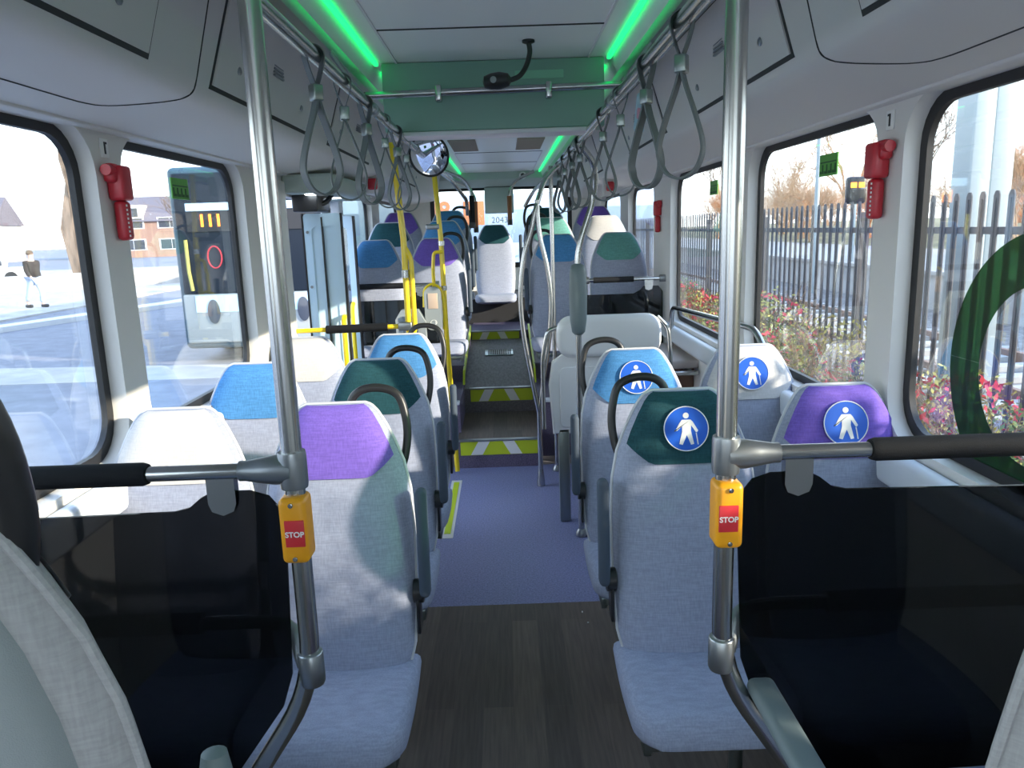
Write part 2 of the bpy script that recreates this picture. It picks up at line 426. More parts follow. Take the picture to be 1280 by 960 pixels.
for s, Q in ((-1, 2.06), (1, 1.85)):      # curved panel seams
    pts = [(s*.668, Q-.02, 2.315), (s*.69, Q-.01, 2.248), (s*.72, Q, 2.154), (s*.75, Q+.01, 2.0605), (s*.7605, Q+.012, 2.0318), (s*.7735, Q+.014, 2.0172), (s*.80, Q+.014, 2.0065), (s*.84, Q, 1.9985), (s*.90, Q-.03, 1.9895), (s*.95, Q-.06, 1.984), (s*.975, Q-.12, 1.981), (s*.98, Q-.3, 1.9805), (s*.98, Q-1.0, 1.9805)]
    struct('trim_cove_seam', tube(pts, .002, 6, smooth=3), 'seam')
for s in (-1, 1):                          # light reveal ledge along the window heads
    struct('trim_window_head', bx(s*1.095, s*1.15, YF, 9.2, 1.962, 1.978, .004), 'lining')
# wall panel left ahead of the door, with bolts
struct('wall_left_panel', bx(-1.13, -1.10, 3.72, 4.06, .02, 1.93, .006), 'lining')
struct('wall_left_door_post', bx(-1.2, -1.07, 5.22, 5.34, .02, 1.95, .01), 'reveal')
struct('wall_left_sill', bx(-1.13, -1.075, .3, 3.72, .90, 1.0, .02), 'reveal')
struct('wall_right_sill', bx(1.075, 1.13, .3, 5.2, .90, 1.0, .02), 'reveal')
for y in (3.84, 3.9):
    for z in (1.15, 1.7):
        struct('trim_bolt', lathe([(.012, 0), (.012, .004), (.006, .007)], (-1.10, y, z), 'x', 12), 'casting')

# cross box with mic
t = thing('ceiling_cross_box', 'dark green box across the ceiling with a lime strip sticker', 'ceiling box', (0, 3.15, 2.04))
obj('housing', bx(-.435, .435, 0, .14, 0, .259, .006), 'box_green', t)
obj('lower_lip', bx(-.42, .40, -.002, .14, -.018, .0, .004), 'lilac', t)
o = obj('strip_sticker', bx(.085, .275, -.004, .0, .185, .215), 'lime_pale', t); o.active_material = mat('sticker_mint', (.25, .52, .38), .5)
t = thing('cross_rail', 'steel tube across the aisle in front of the green ceiling box', 'handrail', (0, 3.06, 2.165))
obj('bar', cyl((-.52, 0, 0), (.52, 0, .012), .014), 'steel', t)
for x in (-.21, .21):
    obj('clamp', [bx(x-.012, x+.012, -.022, .022, -.03, .03, .006), bx(x-.008, x+.008, 0, .09, -.01, .01)], 'steel', t)
t = thing('gooseneck_camera', 'black gooseneck device hanging from the ceiling panel', 'camera', (.13, 2.86, 2.30))
obj('mount', lathe([(.022, 0), (.022, -.008), (.012, -.012)], n=20), 'black_plastic', t)
obj('neck', tube([(0, 0, -.005), (.004, 0, -.04), (-.01, -.0, -.085), (-.035, -.01, -.12), (-.07, -.02, -.135)], .009, 12, smooth=5), 'black_plastic', t)
obj('head', xf(lathe([(.004, -.05), (.02, -.045), (.028, -.02), (.03, .01), (.022, .04), (.008, .05)], n=20), (-.115, -.025, -.137), (0, R(86), 0), (1, 1, 1)), 'black_plastic', t)
obj('lens', xf(lathe([(.011, 0), (.011, .004), (.004, .005)], n=16), (-.128, -.052, -.137), (R(90), 0, 0)), 'shell_grey', t)
# rear ceiling vents and dome camera
t = thing('ceiling_vent_unit', 'ceiling air unit with two beige grilles behind the green box', 'vent', (0, 6.05, 2.298))
obj('frame', bx(-.42, .42, -.55, .55, -.010, .0, .003), 'ceiling_white', t)
for x in (-.26, .24):
    g = obj('grille', bx(x-.1, x+.1, -.38, .38, -.018, -.011, .002), 'vent_grille', t)
    obj('slats', [bx(x-.095, x+.095, -.36+.04*k, -.345+.04*k, -.022, -.017) for k in range(18)], 'vent_grille', g)
t = thing('dome_camera', 'small round camera on the rear ceiling header', 'camera', (.26, 9.0, 2.25))
obj('collar', lathe([(.04, 0), (.04, -.03), (.03, -.04)], axis='y', n=20), 'white', t)
obj('lens', lathe([(.026, -.035), (.02, -.05), (.006, -.056)], axis='y', n=16), 'black_plastic', t)
# display hanging in the rear window, small number on glass
t = thing('rear_route_display', 'grey green box hanging in front of the rear window', 'display', (-.02, 9.18, 1.84))
obj('casing', bx(-.17, .17, 0, .08, 0, .3, .01), 'lining_green', t)
obj('bracket', bx(-.16, .16, .02, .06, .3, .33), 'seam', t)
w = text('glass_number', '2043', .1, 'white', None, (-.02, 9.268, 1.76), (R(90), 0, 0)); tag(w, 'small pale number lettering on the rear window glass', 'lettering')

# downlights and mechanism above the door
t = thing('door_header', 'pale green lit panel with two downlights over the door opening', 'panel', (-1.0, 4.65, 1.87))
obj('panel', bx(-.13, .14, -.55, .6, 0, .1, .02), 'lining_green', t)
for y in (-.45, .05):
    obj('downlight', bx(-.03, .05, y-.03, y+.03, -.006, .002, .002), 'downlight', t)
obj('rotary_arm', tube([(-.1, -.3, -.03), (-.02, -.32, -.05), (.03, -.28, -.04), (.05, -.2, .0)], .014, 10, smooth=5), 'black_plastic', t)
obj('motor_box', bx(-.12, .02, -.42, -.12, -.09, -.0, .01), 'black_plastic', t)

# the door leaves, swung inwards
def leaf(y, label, x0, x1, ang):
    t = thing('door_leaf', label, 'door leaf', (x0, y, .02), ang, 'inward swinging door leaves')
    w = x1-x0
    solid = w < .22 and y < 4.6
    obj('frame', holed(rrect(0, w, 0, 1.75, .02), [rrect(.04, w-.04, .12, 1.68, .03)], 'xz', -.018, .018), 'door_blue', t)
    obj('edge_seal', [bx(-.01, .0, -.02, .02, 0, 1.75), bx(w, w+.01, -.02, .02, 0, 1.75)], 'rubber', t)
    if solid: obj('infill_panel', [bx(.03, w*.47, -.012, .012, .11, 1.69), bx(w*.55, w-.03, -.012, .012, .11, 1.69), bx(w*.46, w*.56, -.006, .006, .11, 1.69)], 'door_blue', t)
    else: obj('pane', bx(.035, w-.035, -.004, .004, .11, 1.69), 'clear_panel', t)
    for z in (.5, .95, 1.35, 1.65): obj('bolt', lathe([(.008, -.018), (.008, -.023), (.004, -.024)], (.018, 0, z), 'y', 10), 'casting', t)
    return t
l1 = leaf(4.30, 'nearer door leaf with pale blue frame, folded in beside the wall panel', -1.08, -.88, R(4))
obj('stile_gap', bx(.095, .104, -.021, .021, .03, 1.73), 'seam', l1)
obj('grip', tube([(.185, -.02, .62), (.185, -.06, .68), (.185, -.06, 1.12), (.185, -.02, 1.18)], .014, 10, smooth=4), 'yellow', l1)
l2 = leaf(5.14, 'farther door leaf with pale blue frame against the rear of the doorway', -1.17, -.97, R(-3))
obj('grip', tube([(.17, -.02, .72), (.17, -.06, .78), (.17, -.06, 1.12), (.17, -.02, 1.18)], .014, 10, smooth=4), 'yellow', l2)

# ------------------------------------------------------------------ raised rear floor
def stripes(t, name, x0, x1, y, z0, z1):
    p = obj(name, bx(x0, x1, y-.004, y+.002, z0, z1), 'lime', t)
    w = (x1-x0); h = z1-z0
    for a, sgn in ((.13, 1), (.53, -1)):
        b0 = x0+w*a; k = w*.15; o = w*.10*sgn
        xa = b0 if sgn > 0 else b0+w*.11
        obj('white_bar', prism([(xa, z0+.002), (xa+k, z0+.002), (xa+k+o, z1-.002), (xa+o, z1-.002)], 'xz', y-.006, y-.003), 'white', p)
struct('floor_step_lower', bx(-.36, .235, 5.17, 6.05, 0, .2), 'purple_floor')
struct('floor_step_lower_top', bx(-.355, .23, 5.175, 6.0, .2, .204), 'wood_floor')
struct('floor_ramp', [prism([(6.0, .0), (6.0, .4), (7.52, .59), (7.52, 0)], 'yz', -.34, .23)], 'ramp_floor')
struct('floor_step_upper', bx(-.34, .23, 7.5, 9.3, 0, .67), 'purple_floor')
struct('floor_rear_ledge', bx(-1.13, 1.13, 8.2, 9.3, 0, .93), 'dark_riser')
struct('trim_ledge_edge', bx(-.36, .25, 8.19, 8.22, .925, .935), 'steel')
for i, (y, z, x0, x1) in enumerate(((5.17, .2, -.335, .215), (6.0, .4, -.29, .21), (7.5, .665, -.33, .14))):
    t = thing('step_edge', ('lime and white striped edge on the lowest aisle step', 'lime and white striped edge on the second step, at the ramp foot', 'lime and white striped edge at the top of the aisle ramp')[i], 'step edge', (0, 0, 0), 0, 'striped step edges in the aisle')
    stripes(t, 'striped_riser', x0, x1, y-.001, z-.105, z-.005)
    obj('nosing', bx(x0-.01, x1+.01, y-.012, y+.03, z-.006, z+.007, .003), 'casting', t)
t = thing('floor_grate', 'small rectangular grate set in the aisle ramp', 'grate', (-.06, 7.0, .527)); t.rotation_euler = (R(7.1), 0, 0)
obj('frame', bx(-.13, .13, -.09, .09, -.002, .006, .002), 'steel_dark', t)
obj('slots', [bx(-.1+.02*k, -.09+.02*k, -.07, .07, .004, .009) for k in range(11)], 'seam', t)
def platform(s, x_in, name):
    a, b = (s*x_in, s*1.13)
    for i, (y0, y1, z) in enumerate(((5.4, 6.2, .43), (6.2, 6.95, .56), (6.95, 8.2, .66))):
        struct('floor_%s_platform' % name, bx(a, b, y0, y1, 0, z, .004), 'purple_floor')
    struct('trim_lime_edge', [prism([(5.98, .44), (6.02, .44), (6.1, .50), (7.5, .69), (7.5, .73), (6.08, .54)], 'yz', s*(x_in)-.008, s*(x_in)+.008)], 'lime')
platform(-1, .34, 'left'); platform(1, .235, 'right')
struct('trim_platform_lip', [bx(-.62, -.34, 5.36, 5.42, .415, .44, .006), bx(.235, .55, 5.36, 5.42, .415, .44, .006)], 'reveal')
struct('wall_engine_box', bx(-1.13, -.34, 5.38, 5.4, 0, .43), 'purple_floor')
o = obj('door_edge_marking', [bx(-.385, -.315, 3.92, 4.9, 0, .002)], 'kerb'); tag(o, 'pale border strip with lime line on the floor by the door', 'floor marking')
obj('lime_line', bx(-.368, -.332, 3.98, 4.86, .002, .004), 'lime', o)
struct('trim_floor_bits', [bx(.305, .31, 3.05, 3.06, 0, .003), bx(.32, .326, 2.96, 2.965, 0, .003)], 'white')

# ================================================================== SEATS
def hw(z):
    K = [(.40, .185), (.47, .205), (.6, .214), (.8, .2145), (.92, .208), (1.0, .191), (1.06, .167), (1.11, .142), (1.145, .120), (1.163, .103), (1.17, .086)]
    if z <= K[0][0]: return K[0][1]
    for (a, wa), (b, wb) in zip(K, K[1:]):
        if z <= b: return wa+(wb-wa)*(z-a)/(b-a)
    return K[-1][1]
def yc(z): return (z-.42)*.175
def tt(z): return math.sqrt(max(0.02, 1-max(0, (z-1.06)/.112)**3)) if z > 1.06 else 1
def yfront(u, z, pad=0):
    return yc(z)-(.058+pad)*tt(z)*math.sqrt(max(0, 1-abs(u)**3.2))-.0*u*u
def pad_surface(zs, scale, fdepth, bdepth, nu=22):
    V = []; Fc = []; m = 2*nu
    for z in zs:
        for i in range(m):
            if i < nu: u = -1+2*i/nu; y = yfront(u, z) if fdepth is None else yc(z)-fdepth*tt(z)*math.sqrt(max(0, 1-abs(u)**3.2))
            else: u = 1-2*(i-nu)/nu; y = yc(z)+bdepth*tt(z)*math.sqrt(max(0, 1-abs(u)**5))
            V.append((u*hw(z)*scale, y, z))
    for r in range(len(zs)-1):
        for i in range(m): Fc.append((r*m+i, r*m+(i+1) % m, (r+1)*m+(i+1) % m, (r+1)*m+i))
    Fc.append(tuple(range(m))[::-1]); Fc.append(tuple((len(zs)-1)*m+i for i in range(m)))
    return V, Fc
ZS = [.40+.025*i for i in range(28)]+[1.09, 1.105, 1.12, 1.132, 1.144, 1.153, 1.16, 1.165, 1.168, 1.17]
def head_piece():
    nu, nv = 20, 16; V = []; Fc = []
    for t_ in range(nv+2):
        for i in range(nu+1):
            s = -1+2*i/nu; xb = .19*s
            zb = .972+max(0, (abs(xb)-.105)/.085)*.055
            t = min(1, t_/nv); z = zb+(1.1685-zb)*(1-(1-t)**1.3); u = s*.93
            if t_ <= nv: V.append((u*hw(z), yfront(u, z)-.0045, z))
            else: V.append((u*hw(1.169), yc(1.169)+.022, 1.1715))
    W_ = nu+1
    for r in range(nv+1):
        for i in range(nu): Fc.append((r*W_+i, r*W_+i+1, (r+1)*W_+i+1, (r+1)*W_+i))
    return V, Fc
def outline(scale=1.0):
    L = [(-hw(z)*scale, yc(z)+.002, z) for z in ZS]; Rr = [(hw(z)*scale, yc(z)+.002, z) for z in reversed(ZS)]
    return L+Rr
def cushion_piece():
    nx, ny = 20, 18; V = []; Fc = []
    # closed loop sections across x, from rear (y=.04) to front (y=-.40)
    prof = []
    for i in range(ny+1):
        t = i/ny; y = .045-.455*t
        top = .425+.035*math.sin(min(1, t*1.15)*math.pi*.55)
        bot = .35+.0*t
        if t > .86:
            q = (t-.86)/.14; top -= .055*(1-math.sqrt(max(0, 1-q*q)))+.01*q; bot += .025*q*q
        w = .215+.008*math.sin(t*math.pi)-(.05*max(0, (t-.8)/.2)**2)
        prof.append((y, top, bot, w))
    n = 24
    for (y, top, bot, w) in prof:
        cz, h = (top+bot)/2, (top-bot)/2
        for j in range(n):
            a = 2*math.pi*j/n; ca, sa = math.cos(a), math.sin(a)
            X = w*math.copysign(abs(ca)**.35, ca); Z = h*math.copysign(abs(sa)**.55, sa)
            dip = -.012*(1-(X/w)**2) if sa > 0 else 0
            V.append((X, y, cz+Z+dip))
    for r in range(ny):
        for j in range(n): Fc.append((r*n+j, r*n+(j+1) % n, (r+1)*n+(j+1) % n, (r+1)*n+j))
    Fc.append(tuple(range(n))[::-1]); Fc.append(tuple(ny*n+j for j in range(n)))
    return V, Fc
MC = {}
def cm(key, fn, m, ang=35):
    k = (key, m)
    if k not in MC: MC[k] = mesh(key, fn(), F[m[6:]] if m.startswith('fabric') else m, ang)
    return MC[k]
def picto():
    pc = [lathe([(.0085, -.0004), (.0085, .0004)], (0, 0, .038), 'y', 18)]
    def pl(p): return prism(p, 'xz', -.0005, .0005)
    pc.append(pl([(-.012, .026), (.013, .026), (.019, .020), (.034, -.006), (.030, -.011), (.027, -.010), (.014, .010), (.013, -.006), (.021, -.044), (.012, -.046), (.001, -.018), (-.012, -.046), (-.022, -.043), (-.012, -.008), (-.012, .008), (-.027, -.006), (-.034, -.004), (-.034, -.008), (-.019, .017)]))
    pc.append(pl([(.0265, -.012), (.0295, -.012), (.034, -.046), (.031, -.046)]))
    return pc
def seat(pos, colour, side, label, sticker=False, handle=True, arm='up', rotz=0, group='passenger seats', leg=True, piping='piping'):
    t = thing('bus_seat', label, 'seat', pos, rotz, group)
    obj('cushion', cm('cushion', cushion_piece, 'cloth_grey', 50), None, t)
    b = obj('backrest', cm('backrest', lambda: pad_surface(ZS, 1, None, .03), 'cloth_grey', 50), None, t)
    obj('piping', cm('piping', lambda: tube(outline(1.0), .0055, 8), piping), None, b)
    obj('headrest', cm('headrest', head_piece, 'fabric'+colour, 60), None, t)
    obj('back_shell', cm('back_shell', lambda: pad_surface([.36, .38]+ZS[:-2], .97, -.012, .05), 'shell_grey', 50), None, t)
    s = side
    if handle:
        obj('grab_handle', cm('grab_handle%d' % s, lambda: tube([(s*.03, .16, 1.135), (s*.045, .165, 1.18), (s*.08, .168, 1.203), (s*.135, .168, 1.203), (s*.178, .165, 1.18), (s*.197, .155, 1.12), (s*.2, .145, 1.06), (s*.19, .13, 1.0), (s*.175, .115, .965)], .0125, 12, smooth=4), 'black_plastic'), None, t)
    if arm == 'up':
        a = obj('armrest', cm('armrest%d' % s, lambda: xf(bx(-.016, .016, -.027, .027, -.16, .16, .015, 4), (s*.243, .025, .775), (R(-4), 0, 0)), 'arm_blue', 50), None, t)
        obj('pivot', cm('pivot%d' % s, lambda: [lathe([(.035, -.014), (.035, .014), (.02, .018)], (s*.222, .03, .625), 'x', 18), bx(s*.215, s*.225, .0, .06, .5, .64, .004)], 'black_plastic'), None, a)
    elif arm == 'down':
        a = obj('armrest', cm('armdown%d' % s, lambda: bx(s*.243-.028, s*.243+.028, -.40, -.02, .635, .665, .014, 4), 'grip_grey', 50), None, t)
        obj('pivot', cm('pivotd%d' % s, lambda: lathe([(.03, -.014), (.03, .014), (.02, .018)], (s*.222, .0, .645), 'x', 18), 'black_plastic'), None, a)
    if leg:
        obj('seat_frame', cm('seat_frame', lambda: [bx(-.19, .19, -.34, -.30, .32, .352, .006), bx(-.19, .19, -.04, 0, .32, .36, .006), bx(-.19, -.17, -.34, 0, .31, .35, .004), bx(.17, .19, -.34, 0, .31, .35, .004)], 'steel_dark'), None, t)
        obj('leg', cm('leg%d' % s, lambda: [tube(fillet([(s*-.1, -.17, .33), (s*-.1, -.17, .03)], .05), .02, 12), bx(s*-.1-.045, s*-.1+.045, -.26, -.08, 0.001, .014, .004)], 'steel_dark'), None, t)
    if sticker:
        zc = 1.073; th = math.atan(.175)
        k = obj('priority_sticker', cm('priority_sticker', lambda: xf(lathe([(.065, .0015), (.065, -.001)], (0, 0, 0), 'y', 40), (0, yfront(0, zc)-.0078, zc), (-R(13), 0, 0), (1, 1, 1)), 'sticker_blue'), None, t)
        obj('white_ring', cm('white_ring', lambda: xf(tube([(.0635*math.cos(a), 0, .0635*math.sin(a)) for a in [2*math.pi*i/48 for i in range(48)]], .0016, 6, closed=True), (0, yfront(0, zc)-.009, zc), (-R(13), 0, 0)), 'white'), None, k)
        obj('cane_figure', cm('cane_figure', lambda: [xf(p, (0, yfront(0, zc)-.0094, zc), (-R(13), 0, 0)) for p in picto()], 'white'), None, k)
    return t
CW = .0
# front block, left of aisle (image left), rows 1..3
seat((-.485, 2.03, 0), 'purple', 1, 'aisle seat with purple top, front row left, right behind the left pole', group='front left seats')
seat((-.945, 2.03, 0), 'white', -1, 'sunlit window seat with off-white top, front row left, behind the left tinted panel', handle=False, arm=None, group='front left seats')
seat((-.49, 2.80, 0), 'green', 1, 'aisle seat with dark green top, left side behind the purple one', group='front left seats')
seat((-.965, 2.80, 0), 'blue', -1, 'window seat with bright blue top, left side second row', handle=False, arm=None, group='front left seats')
seat((-.49, 3.52, 0), 'blue', 1, 'aisle seat with blue top behind the dark green one, left side', group='front left seats')
seat((-.955, 3.52, 0), 'white', -1, 'window seat with off-white top beside the door, left side third row', handle=False, arm=None, group='front left seats')
# right block
seat((.525, 2.06, 0), 'green', -1, 'aisle priority seat with dark green top and blue cane sticker', sticker=True, group='front right priority seats')
seat((.985, 2.06, 0), 'purple', 1, 'window priority seat with purple top and blue cane sticker', sticker=True, handle=False, arm=None, group='front right priority seats')
seat((.515, 2.84, 0), 'blue', -1, 'aisle priority seat with blue top and cane sticker, behind the green one', sticker=True, group='front right priority seats')
seat((.965, 2.84, 0), 'white', 1, 'window priority seat with off-white top and cane sticker, second row right', sticker=True, handle=False, arm=None, group='front right priority seats')
# rear rows on platforms
for y, z, aL, wL, aR, wR, row in ((5.68, .43, 'purple', 'blue', 'blue', 'teal', 'first'), (6.45, .565, 'blue', 'green', 'teal', 'white', 'second'), (7.2, .665, 'blue', 'purple', 'green', 'purple', 'third')):
    C_ = {'purple': 'purple', 'blue': 'blue', 'green': 'dark green', 'teal': 'pale teal', 'white': 'off-white'}
    seat((-.49, y, z), aL, 1, 'rear left aisle seat with %s top, %s row of the raised floor' % (C_[aL], row), group='raised rear seats')
    seat((-.945, y, z), wL, -1, 'rear left window seat with %s top, %s row of the raised floor' % (C_[wL], row), handle=False, arm=None, group='raised rear seats')
    seat((.42, y, z), aR, -1, 'rear right aisle seat with %s top, %s row of the raised floor' % (C_[aR], row), group='raised rear seats')
    seat((.875, y, z), wR, 1, 'rear right window seat with %s top, %s row of the raised floor' % (C_[wR], row), handle=False, arm=None, group='raised rear seats')
seat((-.085, 8.42, .53), 'green', 1, 'middle seat of the back row with dark green top, facing down the aisle', handle=False, arm=None, group='raised rear seats', leg=False)
# nearest seats, facing the rear, on the front wheel arches
struct('floor_wheel_arch_left', bx(-1.13, -.42, -.2, 1.12, 0, .3, .03), 'purple_floor')
struct('floor_wheel_arch_right', bx(.44, 1.13, -.2, 1.12, 0, .3, .03), 'purple_floor')
def near(x, side, label):
    t = seat((x, .74, .3), 'white', side, label, handle=False, arm=None, rotz=math.pi, group='nearest rear-facing seats', piping='cloth_rim')
    for ch in t.children:
        if ch.name.startswith('backrest'): ch.data = cm('backrest_rim', lambda: pad_surface(ZS, 1, None, .03), 'cloth_rim', 50)
        if ch.name.startswith('headrest'): ch.data = cm('headrest_rim', head_piece, 'cloth_rim', 60)
        if ch.name.startswith('back_shell'): ch.data = cm('near_shell', lambda: pad_surface([.36, .38]+ZS[:-2], .84, -.012, .055), 'shell_grey', 50)
    obj('shell_seam', tube([(-.17, yc(.86)+.058, .86), (-.05, yc(.85)+.062, .85), (.12, yc(.9)+.06, .9)], .003, 6, smooth=4), 'seam', t)
    return t
n1 = near(-.565, -1, 'nearest left seat seen from behind, grey shell and light cloth rim')
obj('armrest', tube([(-.24, -.0, .50), (-.24, -.01, .60), (-.24, -.015, .74), (-.24, -.018, .785), (-.24, -.018, .79)], .02, 14, radii=[.02, .022, .022, .014, .004]), 'grip_grey', n1)
obj('shoulder_handle', tube([(-.085, .15, 1.34), (-.123, .14, 1.28), (-.145, .12, 1.20), (-.145, .105, 1.12), (-.134, .10, 1.065), (-.130, .10, 1.052)], .021, 16, smooth=5), 'black_plastic', n1)
n2 = near(.71, 1, 'nearest right seat, only its light cloth edge in view')
a = obj('armrest', bx(.252, .30, -.44, -.02, .555, .585, .014, 4), 'grip_grey', n2)
obj('pivot', lathe([(.03, -.014), (.03, .014), (.02, .018)], (.222, .0, .57), 'x', 18), 'black_plastic', a)

# ================================================================== POLES, RAILS, PANELS
def stop_button(parent, x, y, z, face):
    b = obj('stop_button', bx(x-.022, x+.022, y-.032, y+.018, z-.055, z+.055, .010, 4), 'orange', parent)
    obj('red_face', bx(x-.0155+face*.003, x+.0155+face*.003, y-.0345, y-.031, z-.024, z+.02, .001), 'signal_red', b)
    obj('screw', [lathe([(.004, -.0325), (.004, -.0345), (.002, -.035)], (x, y, z+q), 'y', 10) for q in (.045, -.045)], 'steel', b)
    text('stop_lettering', 'STOP', .0125, 'white', b, (x+face*.003, y-.0352, z-.003), (R(90), 0, 0), .0003, font_bold=.0003)
def front_pole(s, x, label, lab2, lab3):
    y = 1.17
    t = thing('grab_pole', label, 'pole', (x, y, 0), 0, 'front grab poles with stop buttons')
    pts = fillet([(0, 0, 2.03), (0, 0, .90), (s*.20, 0.0, .60), (s*.36, 0, .215)], .09)
    obj('tube', tube(pts, .0165, 20), 'steel', t, 60)
    obj('rail_clamp', [bx(-.022, .022, -.03, .03, 1.985, 2.03, .01)], 'casting', t)
    c = obj('upper_clamp', [lathe([(.0215, 1.255), (.0225, 1.262), (.0225, 1.308), (.0215, 1.315)], n=24)], 'casting', t, 60)
    V = []
    prof = [(.0, .021, .021), (.03, .021, .021), (.05, .018, .020), (.075, .0145, .0145), (.085, .0145, .0145)]
    obj('clamp_neck', tube([(s*a, 0, 1.285) for a, _, _ in prof], .02, 16, radii=[.024, .024, .021, .0165, .0165]), 'casting', c)
    obj('lower_collar', [lathe([(.0195, .905), (.0215, .91), (.0215, .962), (.0195, .965)], n=24), tube(fillet([(s*.012, .006, .935), (s*.03, .028, .98), (s*.05, .04, .99)], .03), .014, 14)], 'casting', t, 60)
    stop_button(t, 0, 0, 1.19, -s)
    # the barrier
    b = thing('barrier_rail', lab2, 'handrail', (x, y, 0), 0, 'padded barrier rails')
    e = 1.13-abs(x)
    obj('upper_tube', cyl((s*.08, 0, 1.285), (s*e, 0, 1.285), .0125, n=18), 'steel', b)
    obj('foam_sleeve', tube([(s*.232, 0, 1.285), (s*.240, 0, 1.285), (s*(e-.03), 0, 1.285)], .019, 20, radii=[.0165, .019, .019]), 'foam_black', b)
    obj('lower_tube', tube(fillet([(s*.02, .02, .94), (s*.04, .05, .985), (s*.10, .06, .99), (s*e, .06, .99)], .03), .0125, 16), 'steel', b)
    obj('lower_sleeve', cyl((s*.20, .06, .99), (s*(e-.1), .06, .99), .0185, n=18), 'foam_black', b)
    p = thing('tinted_panel', lab3, 'panel', (x, y+.005, 0), 0, 'dark tinted knee panels')
    L = e-.01
    out = [(.035, .92), (.022, 1.18), (.026, 1.215), (.045, 1.24), (.075, 1.25), (.135, 1.25), (.155, 1.24), (.175, 1.224), (.20, 1.218), (L, 1.21), (L, .45), (.35, .45), (.055, .86)]
    obj('sheet', prism([(s*a, b_) for a, b_ in out], 'xz', -.003, .003), 'tinted_glass', p)
    obj('hanger', [prism([(s*a, b_) for a, b_ in ((.095, 1.28), (.14, 1.28), (.14, 1.232), (.135, 1.219), (.1175, 1.212), (.10, 1.219), (.095, 1.232))], 'xz', -.010, .008)], 'steel', p)
    obj('wall_bracket', bx(s*(L-.02), s*(L+.005), -.02, .02, 1.0, 1.05), 'steel', p)
front_pole(-1, -.33, 'left steel pole in the foreground with orange STOP button', 'left padded barrier rail between the front pole and window', 'left dark tinted panel under the padded rail')
front_pole(1, .365, 'right steel pole in the foreground with orange STOP button', 'right padded barrier rail between the front pole and window', 'right dark tinted panel under the padded rail')

# ceiling rails
def ceiling_rail(s, pts, label, posts):
    t = thing('ceiling_rail', label, 'handrail', (0, 0, 0), 0, 'ceiling handrails along the aisle')
    obj('tube', tube(fillet(pts, .18), .0155, 16), 'steel', t, 60)
    for y in posts:
        obj('hanger', [cyl((s*.375, y, 2.03), (s*.50, y, 2.21), .009, n=10), lathe([(.02, -.02), (.02, .02)], (s*.375, y, 2.03), 'y', 16)], 'casting', t)
ceiling_rail(-1, [(-.375, -.3, 2.03), (-.375, 5.1, 2.03), (-.36, 5.9, 2.03), (-.28, 6.55, 1.9), (-.28, 6.6, 1.78)], 'left ceiling handrail carrying the hanging straps', (-.2, 1.25, 2.5, 3.7, 4.9))
ceiling_rail(1, [(.375, -.3, 2.03), (.375, 4.5, 2.03), (.37, 5.6, 2.03), (.30, 7.0, 1.98), (.23, 7.35, 1.86)], 'right ceiling handrail carrying the hanging straps', (-.2, 1.25, 2.5, 3.7, 4.9))
# strap handles
def strap(x, y, rz, label, big=1, tilt=0):
    t = thing('hand_strap', label, 'strap', (x, y, 2.03), rz, 'grey hanging hand straps')
    k = big
    pts = [(-.02, 0, .012), (-.012, 0, .021), (0, 0, .024), (.012, 0, .021), (.02, 0, .012), (.022, 0, -.008), (.008, 0, -.045), (0, 0, -.065)]
    def band(P, w, th):
        P = smooth_path(P, 5); V = []; Fc = []; n = len(P)
        for i in range(n):
            T = (P[min(i+1, n-1)]-P[max(i-1, 0)]).normalized(); N = Vector((-T.z, 0, T.x))
            for a, b in ((-1, -1), (1, -1), (1, 1), (-1, 1)): V.append(tuple(P[i]+N*th/2*b+Vector((0, w/2*a, 0))))
        for i in range(n-1):
            for j in range(4): Fc.append((i*4+j, i*4+(j+1) % 4, (i+1)*4+(j+1) % 4, (i+1)*4+j))
        Fc += [(0, 1, 2, 3), ((n-1)*4, (n-1)*4+1, (n-1)*4+2, (n-1)*4+3)]
        return V, Fc
    obj('rail_loop', band([(0, 0, -.07), (-.012, 0, -.04), (-.021, 0, -.008), (-.0185, 0, .010), (0, 0, .0195), (.0185, 0, .010), (.021, 0, -.008), (.012, 0, -.04), (0, 0, -.07)], .020, .0025), 'strap', t)
    obj('buckle', bx(-.012, .012, -.013, .013, -.095, -.06, .004), 'steel_dark', t)
    h = .20*k
    obj('grip_loop', band([(0, 0, -.085), (-.010, 0, -.12), (-.028, 0, -.17), (-.043, 0, -.22), (-.043, 0, -.25), (-.028, 0, -.28), (0, 0, -.292), (.028, 0, -.28), (.043, 0, -.25), (.043, 0, -.22), (.028, 0, -.17), (.010, 0, -.12), (0, 0, -.085)], .025, .0045), 'strap', t)
    return t
ls = [(1.74, 42), (2.04, 14), (2.36, 50), (2.72, 10), (3.02, 35), (3.3, 12)]
words = ['nearest', 'second nearest', 'third nearest', 'fourth nearest', 'fifth nearest', 'sixth nearest', 'seventh nearest', 'eighth nearest']
for i, (y, a) in enumerate(ls): strap(-.375, y, R(a), 'grey hand strap on the left ceiling rail, %s of its row' % words[i])
for i, (y, a) in enumerate([(1.56, -30), (1.93, -48), (2.34, -12), (2.74, -22), (3.55, -30), (3.95, -45), (4.4, -25), (4.85, -40)]):
    strap(.375, y, R(a), 'grey hand strap on the right ceiling rail, %s of its row' % words[i])
